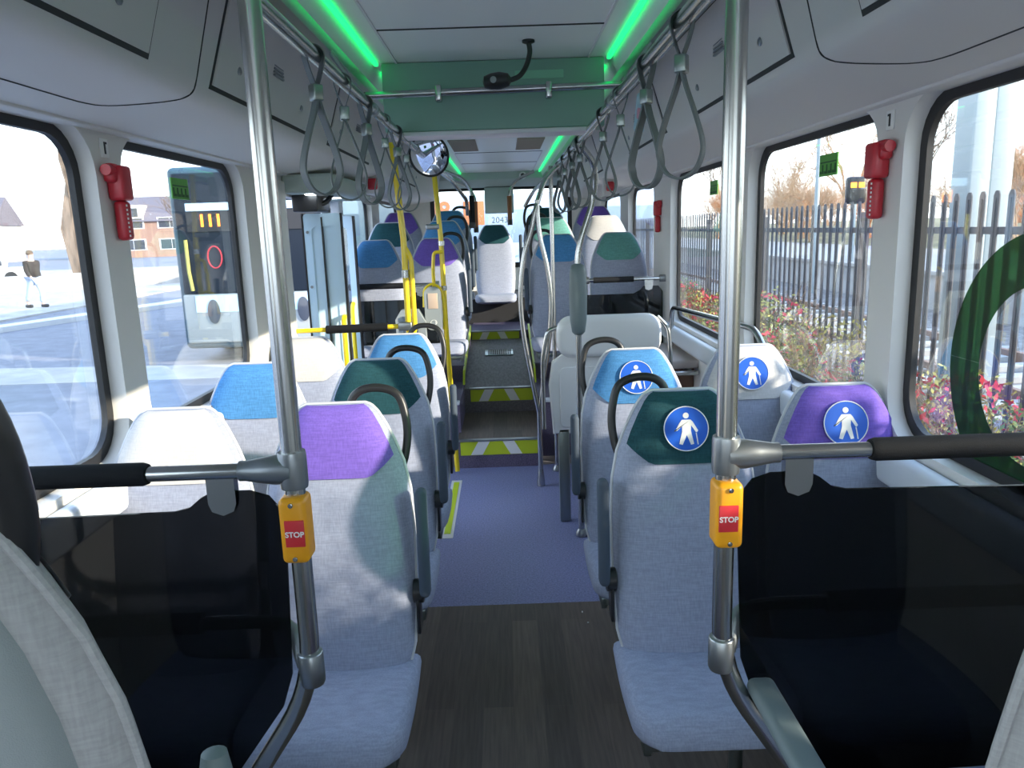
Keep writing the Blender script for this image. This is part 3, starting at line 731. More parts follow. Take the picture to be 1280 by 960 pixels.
# hanging leaflet by the right straps
o = obj('hanging_leaflet', xf(prism(rrect(-.022, .022, -.06, .06, .012), 'xz', -.001, .001), (.47, 2.55, 2.0), (0, R(8), R(35))), 'bus_blue'); tag(o, 'small blue and pink leaflet hanging by the right hand straps', 'leaflet')
obj('pink_print', xf(prism(rrect(-.016, .016, -.02, .015, .006), 'xz', -.0018, -.001), (.47, 2.55, 2.0), (0, R(8), R(35))), mat('pink', (.7, .35, .5), .5), o)

# round mirror
t = thing('round_mirror', 'round convex mirror in a black rim under the left ceiling rail', 'mirror', (-.345, 4.0, 2.03))
o1 = obj('glass', xf(lathe([(.001, -.012), (.05, -.0095), (.085, -.004), (.1, 0)], n=36, axis='y'), (0, 0, 0), (R(14), 0, R(-15))), 'mirror', t, 70)
obj('rim', xf(tube([(.103*math.cos(a), 0, .103*math.sin(a)) for a in [2*math.pi*i/40 for i in range(40)]], .006, 8, closed=True), (0, 0, 0), (R(14), 0, R(-15))), 'rubber', t)
obj('arm', tube([(0, .02, .02), (-.02, .03, .1), (-.03, .03, .16)], .008, 8, smooth=4), 'black_plastic', t)

# yellow poles at the door
def ypole(x0, y, top, base, label):
    t = thing('yellow_pole', label, 'pole', (x0, y, 0), 0, 'yellow poles at the door')
    return t
t = ypole(-.50, 4.02, 0, 0, 'yellow pole nearer the door, behind the blue aisle seat')
obj('tube', tube([(-.03, 0, 2.10), (.0, 0, 1.62), (0, 0, .02)], .0165, 16), 'yellow', t)
obj('side_tube', tube(fillet([(.002, .0, 1.58), (.033, 0, 1.52), (.033, 0, 1.14), (.002, 0, 1.10)], .03), .013, 12), 'yellow', t)
obj('sleeve', cyl((0, 0, 1.42), (0, 0, 1.46), .02), 'steel', t)
obj('foot', lathe([(.035, .002), (.03, .012), (.018, .03)]), 'casting', t)
b = thing('door_barrier_rail', 'short yellow barrier rail with black foam beside the door', 'handrail', (-.5, 4.02, 1.165))
obj('clamp', bx(-.055, .02, -.024, .024, -.022, .024, .008), 'casting', b)
obj('bar', cyl((-.05, 0, 0), (-.62, .02, -.01), .013, n=16), 'yellow', b)
obj('foam_sleeve', cyl((-.11, .002, -.001), (-.44, .014, -.007), .022, n=18), 'foam_black', b)
t = ypole(-.385, 5.05, 0, 0, 'yellow pole with ticket reader, farther from the door')
obj('tube', tube([(-.03, 0, 2.06), (-.005, 0, 1.6), (.0, 0, 1.0), (.03, 0, .02)], .0165, 16), 'yellow', t)
obj('grab_loop', tube(fillet([(0, -.01, 1.52), (-.055, -.02, 1.52), (-.065, -.02, 1.42), (-.065, -.02, 1.28)], .04), .012, 12), 'yellow', t)
obj('collar', [lathe([(.021, 1.56), (.021, 1.59)], (-.003, 0, 0)), lathe([(.021, 1.27), (.021, 1.3)], (-.002, 0, 0))], 'steel', t)
obj('hook_plate', bx(-.10, -.01, -.02, .0, 1.665, 1.70, .008), 'casting', t)
v = thing('ticket_validator', 'grey ticket reader with beige screen on the yellow pole', 'ticket reader', (-.455, 4.98, 1.02))
obj('housing', prism([(a, b_) for a, b_ in rrect(-.055, .055, 0, .28, .045)], 'xz', -.03, .03), 'shell_grey', v)
obj('yellow_guard', tube(fillet([(.062, 0, .0), (.072, 0, .15), (.055, 0, .27), (0, 0, .305), (-.055, 0, .27), (-.062, 0, .15)], .05), .009, 10), 'yellow', v)
obj('screen', bx(-.032, .032, -.034, -.029, .14, .24, .004), 'screen', v)
sc_ = obj('contact_symbol', [tube([(.02*math.cos(a)+o_, -.031, .05+.02*math.sin(a)*.8) for a in [R(q) for q in range(0, 360, 15)]], .002, 5, closed=True) for o_ in (0,)]+[tube([(.004+k*.005+.006*math.cos(a), -.031, .05+.010*math.sin(a)) for a in [R(q) for q in (-60, -30, 0, 30, 60)]], .0016, 5) for k in range(2)], 'white', v)
v = thing('spare_validator', 'black angular ticket reader housing behind the door barrier rail', 'ticket reader', (-.60, 4.95, .72))
obj('housing', prism([(-.09, 0), (.09, 0), (.095, .36), (.05, .44), (-.06, .44), (-.10, .38)], 'xz', -.04, .04), 'shell_grey', v)
obj('front_cover', prism([(-.05, .0), (.06, 0), (.04, .40), (-.05, .40)], 'xz', -.055, -.038), 'arm_blue', v)
obj('stand', cyl((0, 0, -.715), (0, 0, .02), .02), 'steel_dark', v)

# Y-shaped steel pole at the step
t = thing('forked_pole', 'steel pole that splits into two curved arms above the step', 'pole', (.21, 4.74, 0))
obj('stem', cyl((0, 0, .03), (0, 0, .5), .0165, n=18), 'steel', t, 60)
obj('left_arm', tube([(0, 0, .49), (-.035, 0, .68), (-.085, 0, 1.0), (-.098, 0, 1.25), (-.07, 0, 1.48), (-.015, 0, 1.66), (.02, 0, 1.80), (.075, .04, 1.94), (.165, .1, 2.03)], .0155, 16, smooth=5), 'steel', t, 60)
obj('right_arm', tube([(0, 0, .49), (.03, 0, .70), (.075, 0, .98), (.09, 0, 1.22), (.07, 0, 1.42), (.035, 0, 1.58), (.02, 0, 1.72), (.02, 0, 1.82)], .0155, 16, smooth=5), 'steel', t, 60)
obj('floor_flange', lathe([(.026, .002), (.026, .03), (.018, .10), (.016, .12)]), 'steel', t, 60)
t = thing('straight_pole', 'straight steel pole beside the forked one at the wheelchair bay', 'pole', (.335, 5.05, 0))
obj('tube', cyl((0, 0, .03), (0, 0, 2.04), .014, n=16), 'steel', t)
obj('foot', lathe([(.03, .002), (.03, .02), (.018, .04)]), 'casting', t)
# bent pole with padded grip
t = thing('padded_pole', 'bent steel pole with long grey padded grip by the wheelchair bay', 'pole', (.39, 3.9, 0))
obj('tube', tube(fillet([(.01, -.15, 2.03), (.09, -.04, 1.95), (.09, 0, 1.80), (0.015, 0, 1.58), (0, 0, 1.5), (0, 0, .03)], .08), .0155, 16), 'steel', t, 60)
obj('padded_grip', tube([(0, 0, 1.47), (0, 0, 1.46), (0, 0, 1.42), (0, 0, 1.3), (0, 0, 1.18), (0, 0, 1.12), (0, 0, 1.105)], .03, 20, radii=[.014, .034, .042, .047, .043, .034, .020], flat=(1, 1)), 'grip_grey', t, 60)
obj('foot', lathe([(.03, .002), (.03, .02), (.018, .04)]), 'casting', t)

# wheelchair backrest
t = thing('wheelchair_backrest', 'glossy grey moulded wheelchair backrest with steel hoops beside it', 'backrest', (.57, 4.12, 0))
obj('lower_board', soft_plate([(-.31, .52), (.29, .52), (.31, .60), (.30, .93), (.25, .98), (-.24, .98), (-.31, .93), (-.33, .8)], -.02, .02, .015), 'white_gloss', t)
obj('inset_panel', soft_plate(rrect(-.27, .25, .56, .90, .03), -.028, -.016, .005), 'white_gloss', t)
obj('head_pad', soft_plate(rrect(-.285, .285, .955, 1.185, .085), -.075, -.0, .035), 'white_gloss', t, 60)
obj('side_hoop', tube(fillet([(-.27, .0, 1.12), (-.33, 0, 1.10), (-.36, 0, .95), (-.36, 0, .55)], .06), .012, 12), 'steel', t)
obj('side_hoop', tube(fillet([(.27, .0, 1.16), (.33, 0, 1.10), (.345, 0, .95), (.345, 0, .86)], .06), .012, 12), 'steel', t)
obj('stand', bx(-.28, -.22, -.02, .04, .002, .55, .005), 'steel_dark', t)
obj('stand', bx(.2, .26, -.02, .04, .002, .55, .005), 'steel_dark', t)
t = thing('bay_shelf', 'beige ledge with a steel tube under it, right of the wheelchair backrest', 'shelf', (1.0, 4.45, .87))
obj('top', bx(-.16, .13, -.1, .6, -.05, 0, .01), mat('beige', (.55, .48, .46), .6), t)
obj('front_tube', cyl((-.17, -.13, -.07), (.12, -.13, -.07), .014), 'steel', t)
obj('bracket', [bx(-.1, -.08, -.13, .5, -.08, -.05), bx(.06, .08, -.13, .5, -.08, -.05)], 'casting', t)
obj('cabinet', bx(-.15, .13, .0, .6, -.868, -.052, .01), 'rail_rust', t)
# wall rail on the right
t = thing('wall_handrail', 'bent steel handrail along the right wall by the wheelchair bay', 'handrail', (1.08, 0, 0))
obj('tube', tube(fillet([(.0, 4.86, .88), (0, 4.86, 1.13), (0, 3.2, 1.2), (0, 3.02, 1.08), (0.02, 3.0, .95)], .1), .0145, 14), 'steel', t, 60)
obj('bracket', [bx(-.0, .05, 4.83, 4.89, .9, .93, .004), cyl((0, 3.9, 1.165), (.05, 3.9, 1.165), .01)], 'casting', t)

# screens ahead of the raised seats
def screen(x0, x1, y, zt, label, lab2):
    b = thing('screen_rail', label, 'handrail', (x0, y, zt), 0, 'rails over the rear screens')
    L = x1-x0
    obj('tube', cyl((0, 0, 0), (L, 0, 0), .014, n=14), 'steel', b)
    obj('foam_sleeve', cyl((L*.14, 0, 0), (L*.62, 0, 0), .02, n=16), 'foam_black', b)
    obj('end_socket', lathe([(.024, 0), (.024, .05)], (0, 0, 0), 'x', 16), 'casting', b)
    obj('end_socket', lathe([(.024, L-.04), (.024, L)], (0, 0, 0), 'x', 16), 'casting', b)
    p = thing('knee_screen', lab2, 'panel', (x0, y, 0), 0, 'tinted screens ahead of the raised seats')
    k = [(.02, zt-.10), (L*.62, zt-.10), (L*.70, zt-.075), (L*.74, zt-.05), (L*.92, zt-.05), (L*.97, zt-.09), (L-.01, .45), (.02, .45)]
    obj('sheet', prism(k, 'xz', -.004, .004), 'tinted_screen', p)
    obj('hanger', [prism([(L*.8-.03, zt), (L*.8+.03, zt), (L*.8+.025, zt-.07), (L*.8, zt-.08), (L*.8-.025, zt-.07)], 'xz', -.01, .01)], 'steel', p)
glass('tinted_screen', (.20, .215, .215), .03, .04)
screen(-1.10, -.44, 5.34, 1.29, 'padded rail across the rear left screen behind the door', 'tinted screen below the rear left rail, behind the door')
screen(.55, 1.13, 5.30, 1.285, 'padded rail across the rear right screen', 'tinted screen below the rear right rail, behind the wheelchair bay')
# brown sleeved stanchions at rear aisle seats
for x, y, zt, zb, m, lab in ((-.24, 6.63, 1.98, 1.70, 'foam_black', 'dark sleeved stanchion over the rear left aisle seats, nearer one'),
                             (-.24, 7.4, 1.96, 1.66, 'brown_cushion', 'brown sleeved stanchion over the rear left aisle seats, farther one'),
                             (.085, 7.4, 2.0, 1.72, 'brown_cushion', 'brown sleeved stanchion over the rear right aisle seats')):
    s = -1 if x < 0 else 1
    t = thing('seat_stanchion', lab, 'pole', (x, y, 0), 0, 'sleeved stanchions at the rear')
    obj('tube', tube(fillet([(s*.24, 0, zt+.18), (s*.06, 0, zt+.1), (0, 0, zt), (0, 0, zb)], .12), .014, 12), 'steel', t)
    obj('sleeve', cyl((0, 0, zb+.02), (0, 0, zt-.04), .022), m, t)
    obj('joint', cyl((0, 0, zb-.03), (0, 0, zb+.02), .024), 'black_plastic', t)

# hammers, signs
def hammer(s, y, z, label, k=1.0):
    t = thing('safety_hammer', label, 'emergency hammer', (s*1.13, y, z), 0, 'red emergency hammers')
    i = -s
    obj('holder', [bx(0, i*.05, -.012, .05, .03, .13, .010), bx(0, i*.035, -.03, .02, .08, .135, .012)], 'red', t)
    obj('handle_grip', [bx(i*.004, i*.04, .0, .045, -.085, .03, .012)], 'red', t)
    obj('head', [cyl((i*.02, -.045, .115), (i*.02, .06, .115), .016)], 'red', t)
    obj('white_marks', [bx(i*.0405, i*.0415, .006, .014, -.075+.0125*k_, -.069+.0125*k_) for k_ in range(8)], 'white', t)
    return t
hammer(-1, 2.305, 1.74, 'red emergency hammer on the nearest left window pillar')
hammer(1, 2.25, 1.73, 'red emergency hammer on the nearest right window pillar')
hammer(1, 5.45, 1.68, 'red emergency hammer on the right pillar beyond the wheelchair bay')
for s, y, lab in ((-1, 2.305, 'pale tag above the left emergency hammer'), (1, 2.25, 'pale tag above the right emergency hammer')):
    o = obj('wall_tag', bx(s*1.126, s*1.13, y-.022, y+.022, 1.892, 1.945, .001), 'white'); tag(o, lab, 'tag', 'tags above the hammers')
    obj('arrow_mark', [bx(s*1.1245, s*1.126, y-.004, y+.004, 1.902, 1.93), bx(s*1.1245, s*1.126, y-.004, y+.012, 1.93, 1.936)], 'seam', o)
for s, y, lab in ((-1, 2.95, 'small green exit sticker at the top of the second left window'), (1, 2.80, 'small green exit sticker at the top of the second right window'), (1, 4.3, 'small green exit sticker on the wheelchair bay window')):
    o = obj('exit_sticker', bx(s*1.179, s*1.1825, y-.09, y+.06, 1.80, 1.875), 'green_sticker'); tag(o, lab, 'sticker', 'green exit stickers')
    i = -s
    obj('sticker_print', [bx(s*1.1775, s*1.179, y-.08, y+.05, 1.845, 1.85)]+[bx(s*1.1775, s*1.179, y-.08+.035*k, y-.07+.035*k, 1.808, 1.84) for k in range(4)]+[bx(s*1.1775, s*1.179, y-.065+.035*k, y-.052+.035*k, 1.808, 1.818) for k in range(4)], 'green_dark', o)
# red stop lights high on walls
for s, x, y, z, lab in ((-1, -.80, 5.0, 1.955, 'small red lamp on the cove beyond the left door'), (1, .84, 5.95, 1.94, 'small red lamp on the right cove near the rear')):
    t = thing('warning_lamp', lab, 'lamp', (x, y, z), 0, 'small red wall lamps')
    obj('base', bx(-.05, .05, 0, .05, -.06, .07, .01), 'lining', t)
    obj('red_lens', bx(-.03, .03, -.03, .0, -.03, .04, .012), 'red', t)
o = obj('green_ring_film', holed([(1.9+.62*math.cos(R(a)), 1.37+.62*math.sin(R(a))) for a in range(0, 360, 6)], [], 'yz', 1.2, 1.201), 'green_film')
bpy.data.objects.remove(o)
def arc(c, r0_, r1_, a0, a1, n=40):
    A = [R(a0+(a1-a0)*i/n) for i in range(n+1)]
    return [(c[0]+r1_*math.cos(a), c[1]+r1_*math.sin(a)) for a in A]+[(c[0]+r0_*math.cos(a), c[1]+r0_*math.sin(a)) for a in reversed(A)]
o = obj('green_ring_sticker', prism(arc((1.63, 1.29), .205, .325, 0, 359.9, 72), 'yz', 1.1805, 1.1815), 'green_film')
tag(o, 'large translucent green ring sticker on the nearest right window', 'sticker')

# ================================================================== OUTSIDE
GZ = -.35
struct('ground', bx(-220, 220, -40, 320, GZ-.2, GZ), 'asphalt')
def ground_strip(name, pts, m, z=.01):
    return struct(name, prism(pts, 'xy', GZ-.01, GZ+z), m)
ground_strip('ground_sunlit_band', [(-30, 11.0), (-1.5, 11.0), (-1.5, 11.9), (-30, 14.6)], 'paving', .006)  # pale paving band painted in for the sunlit strip across the road
ground_strip('ground_pavement', [(-40, -10), (-14.0, -10), (-13.0, 60), (-40, 60)], 'paving', .05)
o = obj('traffic_island_kerb', prism([(-12.6, 17.4), (-12.1, 17.2), (-10.0, 24), (-9.2, 33), (-9.8, 33), (-10.7, 24.2)], 'xy', GZ-.01, GZ+.13), 'kerb'); tag(o, 'long pale kerb island in the bus yard beyond the left windows', 'kerb')
o = obj('garden_wall', [prism([(-27, 27), (-19, 33), (-11, 40), (-11, 40.5), (-19.2, 33.5), (-27.2, 27.5)], 'xy', GZ-.01, GZ+.75)], 'concrete'); tag(o, 'low concrete garden wall behind the walking person', 'wall')
# right side: verge, track bed, platform
ground_strip('ground_verge', [(1.9, -6), (3.7, -6), (3.7, 60), (1.9, 60)], mat('soil', (.16, .12, .09), 1), .05)
ground_strip('ground_ballast', [(3.9, -10), (9.0, -10), (9.0, 90), (3.9, 90)], 'ballast', .05)
for x, lab in ((5.3, 'railway rail nearer the fence'), (6.75, 'railway rail nearer the platform')):
    o = obj('railway_rail', bx(x-.035, x+.035, -10, 90, GZ+.04, GZ+.20), 'rail_rust'); tag(o, lab, 'rail', 'railway rails')
sl = None
for i in range(60):
    if sl is None:
        sl = obj('railway_sleeper', bx(-1.25, 1.25, -.12, .12, 0, .09), 'concrete'); sl['group'] = 'railway sleepers'; sl['category'] = 'sleeper'; o = sl
    else: o = sl.copy(); COL.objects.link(o)
    o.location = (6.02, -1+i*.65, GZ+.03); o['label'] = 'concrete railway sleeper lying in the ballast beyond the fence'
t = thing('station_platform', 'railway platform with pale top beyond the palisade fence', 'platform', (9.0, 30, GZ))
obj('face_wall', bx(0, .3, -40, 60, -.01, .78), 'concrete', t)
obj('deck', bx(-.08, 6, -40, 60, .78, .86), mat('platform_top', (.40, .37, .34), .9), t)
struct('ground_embankment', prism([(15, GZ), (15, .5), (20, 1.1), (60, 1.3), (60, GZ)], 'xz', -10, 120), mat('bank', (.22, .19, .10), 1, noise=(1, .4, (1, 1, 1))))
# palisade fence
t = thing('palisade_fence', 'dark steel palisade fence outside the right windows', 'fence', (3.35, 0, GZ))
pk = []; y = 1.0; k = 0
pick = []
for i in range(190):
    y = 1.2+i*.155
    pick.append(prism([(y-.032, .05), (y+.032, .05), (y+.032, 2.12), (y+.015, 2.15), (y-.015, 2.15), (y-.032, 2.12)], 'yz', -.004+.0, .004))
    pick.append(bx(-.012, .0, y-.004, y+.004, .05, 2.1))
obj('pickets', pick, 'fence_steel', t)
obj('rail', bx(.004, .05, 1.0, 31, 1.86, 1.91), 'fence_steel', t); obj('rail', bx(.004, .05, 1.0, 31, .35, .40), 'fence_steel', t)
for i in range(11):
    obj('post', bx(.05, .13, 1.8+i*2.75, 1.9+i*2.75, 0, 2.05), 'fence_steel', t)
# columns
t = thing('gantry_column', 'thick grey double column rising past the nearest right window', 'column', (4.5, 7.35, GZ))
obj('shaft', bx(-.17, .03, -.15, .15, 0, 7.5, .02), 'pole_grey', t)
obj('shaft_ridge', bx(.05, .27, -.1, .1, 0, 7.5, .02), 'pole_grey', t)
obj('base_plate', bx(-.3, .4, -.3, .3, 0, .06), 'concrete', t)
t = thing('lamp_post', 'slim grey street lamp post behind the fence, second right window', 'lamp post', (8.3, 20.5, GZ))
obj('post', tube([(0, 0, 0), (0, 0, 7)], .09, 12, radii=[.07, .05]), 'pole_grey', t)
obj('lamp_head', bx(-.8, .05, -.12, .12, 6.95, 7.1, .04), 'pole_grey', t)
t = thing('platform_clock_sign', 'orange lit sign on a pole above the platform', 'sign', (9.35, 20.6, GZ+.86))
obj('pole', cyl((0, 0, 0), (0, 0, 1.6), .05), 'pole_grey', t)
obj('signal_head', bx(-.25, .25, -.12, .12, 1.5, 2.2, .08), 'black_plastic', t)
obj('orange_lamps', [bx(-.18, -.03, -.135, -.12, 1.92, 2.05), bx(.03, .18, -.135, -.12, 1.92, 2.05)], 'display_orange', t)
t = thing('station_sign', 'small blue sign on a post seen at the upper right', 'sign', (10.3, 13.9, .5))
obj('post', cyl((0, 0, 0), (0, 0, 3.3), .05), 'pole_grey', t)
obj('board', bx(-.3, .5, -.03, .03, 2.7, 3.3, .02), 'sticker_blue', t)
obj('white_mark', bx(-.2, .1, -.036, -.03, 2.85, 3.1), 'white', t)

ORD = 'first second third fourth fifth sixth seventh eighth ninth tenth eleventh twelfth thirteenth fourteenth fifteenth sixteenth'.split()
# bare trees and thickets
def tree_mesh(seed, h, spread, depth, r0_, nb=3, m='twig', trunk_h=.3, start=1):
    rnd = random.Random(seed); pcs = []
    def grow(p, d, L, r, k):
        q = p+d*L; mid = p+d*L*.5+Vector((rnd.uniform(-1, 1), rnd.uniform(-1, 1), rnd.uniform(-.3, .3)))*L*.08
        pcs.append(tube([p, mid, q], r, n=5 if r > .03 else 3, radii=[r, r*.85, r*.65], cap=False))
        if k == 0: return
        for i in range(nb if k > 1 else nb):
            a = rnd.uniform(0, 6.28); tl = rnd.uniform(.3, .8)*spread
            o = d.orthogonal().normalized(); o = Matrix.Rotation(a, 3, d) @ o
            nd = (d*math.cos(tl)+o*math.sin(tl)+Vector((0, 0, .12))).normalized()
            st = p+d*L*rnd.uniform(.55, 1)
            grow(st, nd, L*rnd.uniform(.6, .82), r*.6, k-1)
    for i in range(start):
        d = Vector((rnd.uniform(-.3, .3), rnd.uniform(-.3, .3), 1)).normalized() if start > 1 else Vector((0, 0, 1))
        grow(Vector((rnd.uniform(-.3, .3)*(start > 1), rnd.uniform(-.3, .3)*(start > 1), 0)), d, h*trunk_h, r0_, depth)
    return pcs
TM = [mesh('bare_tree', tree_mesh(3, 8, 1., 6, .11, 3), 'twig', 60), mesh('bare_tree', tree_mesh(11, 8, .9, 6, .10, 3), 'bark', 60)]
BM = [mesh('thicket', tree_mesh(21+i, 4.8, 1.15, 5, .035, 3, start=10, trunk_h=.3), ['twig', 'twig_rust', 'twig'][i], 60) for i in range(3)]
rnd = random.Random(5)
tl = ['bare winter tree beyond the platform, %s' % s for s in ('nearest one', 'in the second window', 'left of the orange sign', 'behind the station sign', 'far along the line', 'farthest along the line')]
for i, (x, y, sc) in enumerate([(20, 24, .8), (17.5, 33, .9), (18, 41, 1.0), (23, 30, 1.1), (19, 52, .9), (18, 64, 1.1)]):
    o = obj('bare_tree', TM[i % 2], None); o.location = (x, y, .6); o.rotation_euler = (0, 0, i*1.3); o.scale = (sc,)*3; tag(o, tl[i], 'tree', 'bare trees beyond the platform')
for i in range(28):
    x, y = (15.5+rnd.uniform(0, 2.5), 14+i*3.1) if i < 16 else (24+rnd.uniform(0, 3), 24+(i-16)*5)
    o = obj('thicket', BM[i % 3], None); o.location = (x, y, .5); o.rotation_euler = (0, 0, i*2.1); s = rnd.uniform(.8, 1.15); o.scale = (s*1.05, s*1.05, s)
    tag(o, 'brown leafless shrub behind the platform, %s of the %s row' % (ORD[i if i < 16 else i-16], 'front' if i < 16 else 'rear'), 'shrub', 'leafless shrubs behind the platform')
# left trees
o = obj('street_tree', tree_mesh(40, 12, .9, 5, .72, 3, trunk_h=.42), 'bark'); o.location = (-18.5, 34.6, GZ); tag(o, 'big tree with thick mottled trunk beside the street, left window', 'tree')
for i, (x, y) in enumerate(((-16, 50), (-27, 66), (-48, 70))):
    o = obj('bare_tree', TM[i % 2], None); o.location = (x, y, GZ); o.rotation_euler = (0, 0, i); tag(o, 'bare winter tree before the houses, %s' % ('near the parked bus', 'behind the low wall', 'far left')[i], 'tree', 'bare trees before the houses')
# leafy bushes with red leaves
def leaves(seed, n, rx, ry, rz, sz, zmin=0, shell=.5):
    rnd = random.Random(seed); V = []; Fc = []
    for i in range(n):
        u = Vector((rnd.gauss(0, 1), rnd.gauss(0, 1), rnd.gauss(0, 1))).normalized()*rnd.uniform(shell, 1)
        c = Vector((u.x*rx, u.y*ry, rz+u.z*rz))
        a = Vector((rnd.uniform(-1, 1), rnd.uniform(-1, 1), rnd.uniform(-1, 1))).normalized(); b = a.orthogonal().normalized()
        s = sz*rnd.uniform(.6, 1.3); k = len(V)
        for p, q in ((0, -1), (.45, 0), (0, 1), (-.45, 0)): V.append(tuple(c+a*q*s+b*p*s))
        Fc.append((k, k+1, k+2, k+3))
    return V, Fc
lg = [mesh('foliage', leaves(50+i, 1500, .55, .6, .52, .022), 'leaf_green' if i % 2 else 'leaf_yellow') for i in range(2)]
lr = [mesh('red_leaves', leaves(60+i, 420, .5, .55, .5, .032, shell=.9), 'leaf_red') for i in range(2)]
st = mesh('stems', tree_mesh(70, 1.4, 1.1, 3, .010, 3, start=7, trunk_h=.33), 'bark')
rnd = random.Random(9)
for i in range(13):
    y = 3.1+i*.85
    t = thing('roadside_bush', 'scrubby bush with %s leaves by the palisade fence, %s from the near end' % ('red and green' if i % 3 != 1 else 'yellow green', ORD[i]), 'bush', (2.75+rnd.uniform(-.15, .2), y, GZ+.02), i*1.1, 'bushes along the palisade fence')
    s = rnd.uniform(.95, 1.25); t.scale = (s, s, s*rnd.uniform(.9, 1.1))
    t2 = obj('foliage', lg[i % 2], None, t); obj('stems', st, None, t)
    if i % 3 != 1: obj('red_leaves', lr[i % 2], None, t)
ld = mesh('foliage', leaves(81, 4200, .55, .6, .52, .026), 'leaf_green')  # dense foliage for the unseen bushes added to shade the seats
for y, k, lab in ((1.0, 2.25, 'tall dense bush added out of view to shade the seats, first before the row'), (.15, 2.3, 'tall dense bush added out of view to shade the seats, second before the row'), (1.95, 2.0, 'tall dense bush added out of view to shade the seats, at the near end of the row')):
    t = thing('roadside_bush', lab, 'bush', (2.95, y, GZ+.02), 2.0+y, 'tall bushes added out of view to shade the seats'); t.scale = (1.0, 1.0, k)
    obj('foliage', ld, None, t); obj('stems', st, None, t)
# houses on the left
def house(x, y, w, d, h, rh, wall_m, roof_m, label, rot=0, floors=2, nwin=3):
    t = thing('house', label, 'house', (x, y, GZ), rot, 'houses across the street')
    obj('walls', [bx(-w/2, w/2, -d/2, d/2, 0, h)], wall_m, t)
    obj('roof', prism([(-d/2-.4, h-.1), (d/2+.4, h-.1), (0, h+rh)], 'yz', -w/2-.3, w/2+.3), roof_m, t)
    for fl in range(floors):
        for k in range(nwin):
            wx = -w/2+w*(k+.5)/nwin; z0 = .9+fl*2.7
            f = obj('window', bx(wx-w/nwin*.33, wx+w/nwin*.33, -d/2-.06, -d/2+.02, z0, z0+1.4), 'white', t)
            obj('pane', [bx(wx-w/nwin*.29, wx-.03, -d/2-.07, -d/2-.05, z0+.1, z0+1.3), bx(wx+.03, wx+w/nwin*.29, -d/2-.07, -d/2-.05, z0+.1, z0+1.3)], 'pane_dark', f)
    dm = obj('dormer', [bx(-1.4, 1.4, -d/2+.3, 0, h+.2, h+rh*.62)], 'render_white', t)
    obj('dormer_window', bx(-.8, .8, -d/2+.25, -d/2+.32, h+.5, h+rh*.5), 'pane_dark', dm)
    obj('chimney', bx(w*.3, w*.3+.6, -.3, .3, h+rh*.6, h+rh+.8), 'brick', t)
house(-72, 96, 20, 9, 4.6, 3.4, 'render_white', 'roof_tile', 'white house with dark roof and dormer, far left', R(12))
house(-48, 104, 14, 9, 4.6, 3.2, 'brick', 'roof_tile', 'brick house with dark roof behind the thick tree', R(8))
house(-31, 104, 13, 9, 4.6, 3.2, 'brick', 'roof_orange', 'brick house with orange roof left of the parked bus', R(4))
house(26, 138, 10, 9, 4.4, 3.6, 'brick', 'roof_orange', 'distant brick house with orange roof right of the track', R(-10))
house(62, 92, 12, 9, 4.0, 3.6, 'brick', 'roof_orange', 'brick house with orange roof beyond the thicket at the right', R(-25))
# car in the street
t = thing('parked_car', 'small white car parked far off before the white house', 'car', (-28.5, 42.5, GZ), R(25))
obj('body', [box((0, 0, .55), (4.0, 1.7, .55), .18, 4), box((-.1, 0, 1.05), (2.2, 1.5, .55), .22, 4)], 'white', t)
obj('windows', [box((-.1, 0, 1.08), (2.0, 1.53, .32), .08, 3)], 'pane_dark', t)
for x in (-1.25, 1.25):
    for y in (-.8, .8): obj('wheel', lathe([(.3, -.1), (.32, 0), (.3, .1)], (x, y, .32), 'y', 20), 'rubber', t)
# the other bus
t = thing('parked_bus', 'dark fronted city bus with orange 111 display, parked outside the second left window', 'bus', (-3.95, 12.3, GZ))
obj('body', bx(-1.27, 1.27, .0, 11, .25, 3.12, .10, 4), 'bus_teal', t)
obj('windscreen', bx(-1.18, 1.18, -.03, .02, 1.15, 3.02, .06, 3), 'bus_glass', t)
d = obj('route_display', bx(-1.0, 1.0, -.05, -.028, 2.12, 2.42), 'black_plastic', t)
text('route_number', '111  M', .26, 'display_orange', d, (-.82, -.055, 2.28), (R(90), 0, 0), .002, 'LEFT', .006)
obj('display_reflection', bx(-1.0, 1.0, -.045, -.028, 2.44, 2.56), 'bus_blue', t)  # pale band painted in for the windscreen reflection above the display
obj('lower_front', bx(-1.2, 1.2, -.04, .03, .35, 1.14, .05, 3), 'shell_grey', t)
obj('blue_band', bx(-1.0, 1.21, -.05, .0, .85, 1.12), 'bus_blue', t)
for x in (-.72, .72): obj('headlamp', xf(lathe([(.13, 0), (.13, -.02), (.09, -.03)], n=24, axis='y'), (x, -.045, .86), (0, 0, 0), (.75, 1, 1.5)), 'pane_dark', t)
obj('roundel', tube([(-.62+.11*math.cos(a), -.04, 1.72+.17*math.sin(a)) for a in [2*math.pi*i/30 for i in range(30)]], .012, 6, closed=True), 'red', t)
obj('yellow_reflection', tube([(-1.02, -.05, 1.2), (-1.05, -.05, 1.5), (-1.05, -.05, 2.0)], .03, 8), 'leaf_yellow', t)  # yellow bar put in for the door pole reflected in the window
for y in (1.8, 8.6):
    for x in (-1.15, 1.15): obj('wheel', lathe([(.48, -.13), (.48, .13)], (x, y, .48), 'x', 24), 'rubber', t)
obj('wiper', tube([(.1, -.04, 1.2), (.5, -.05, 1.75)], .012, 6), 'black_plastic', t)
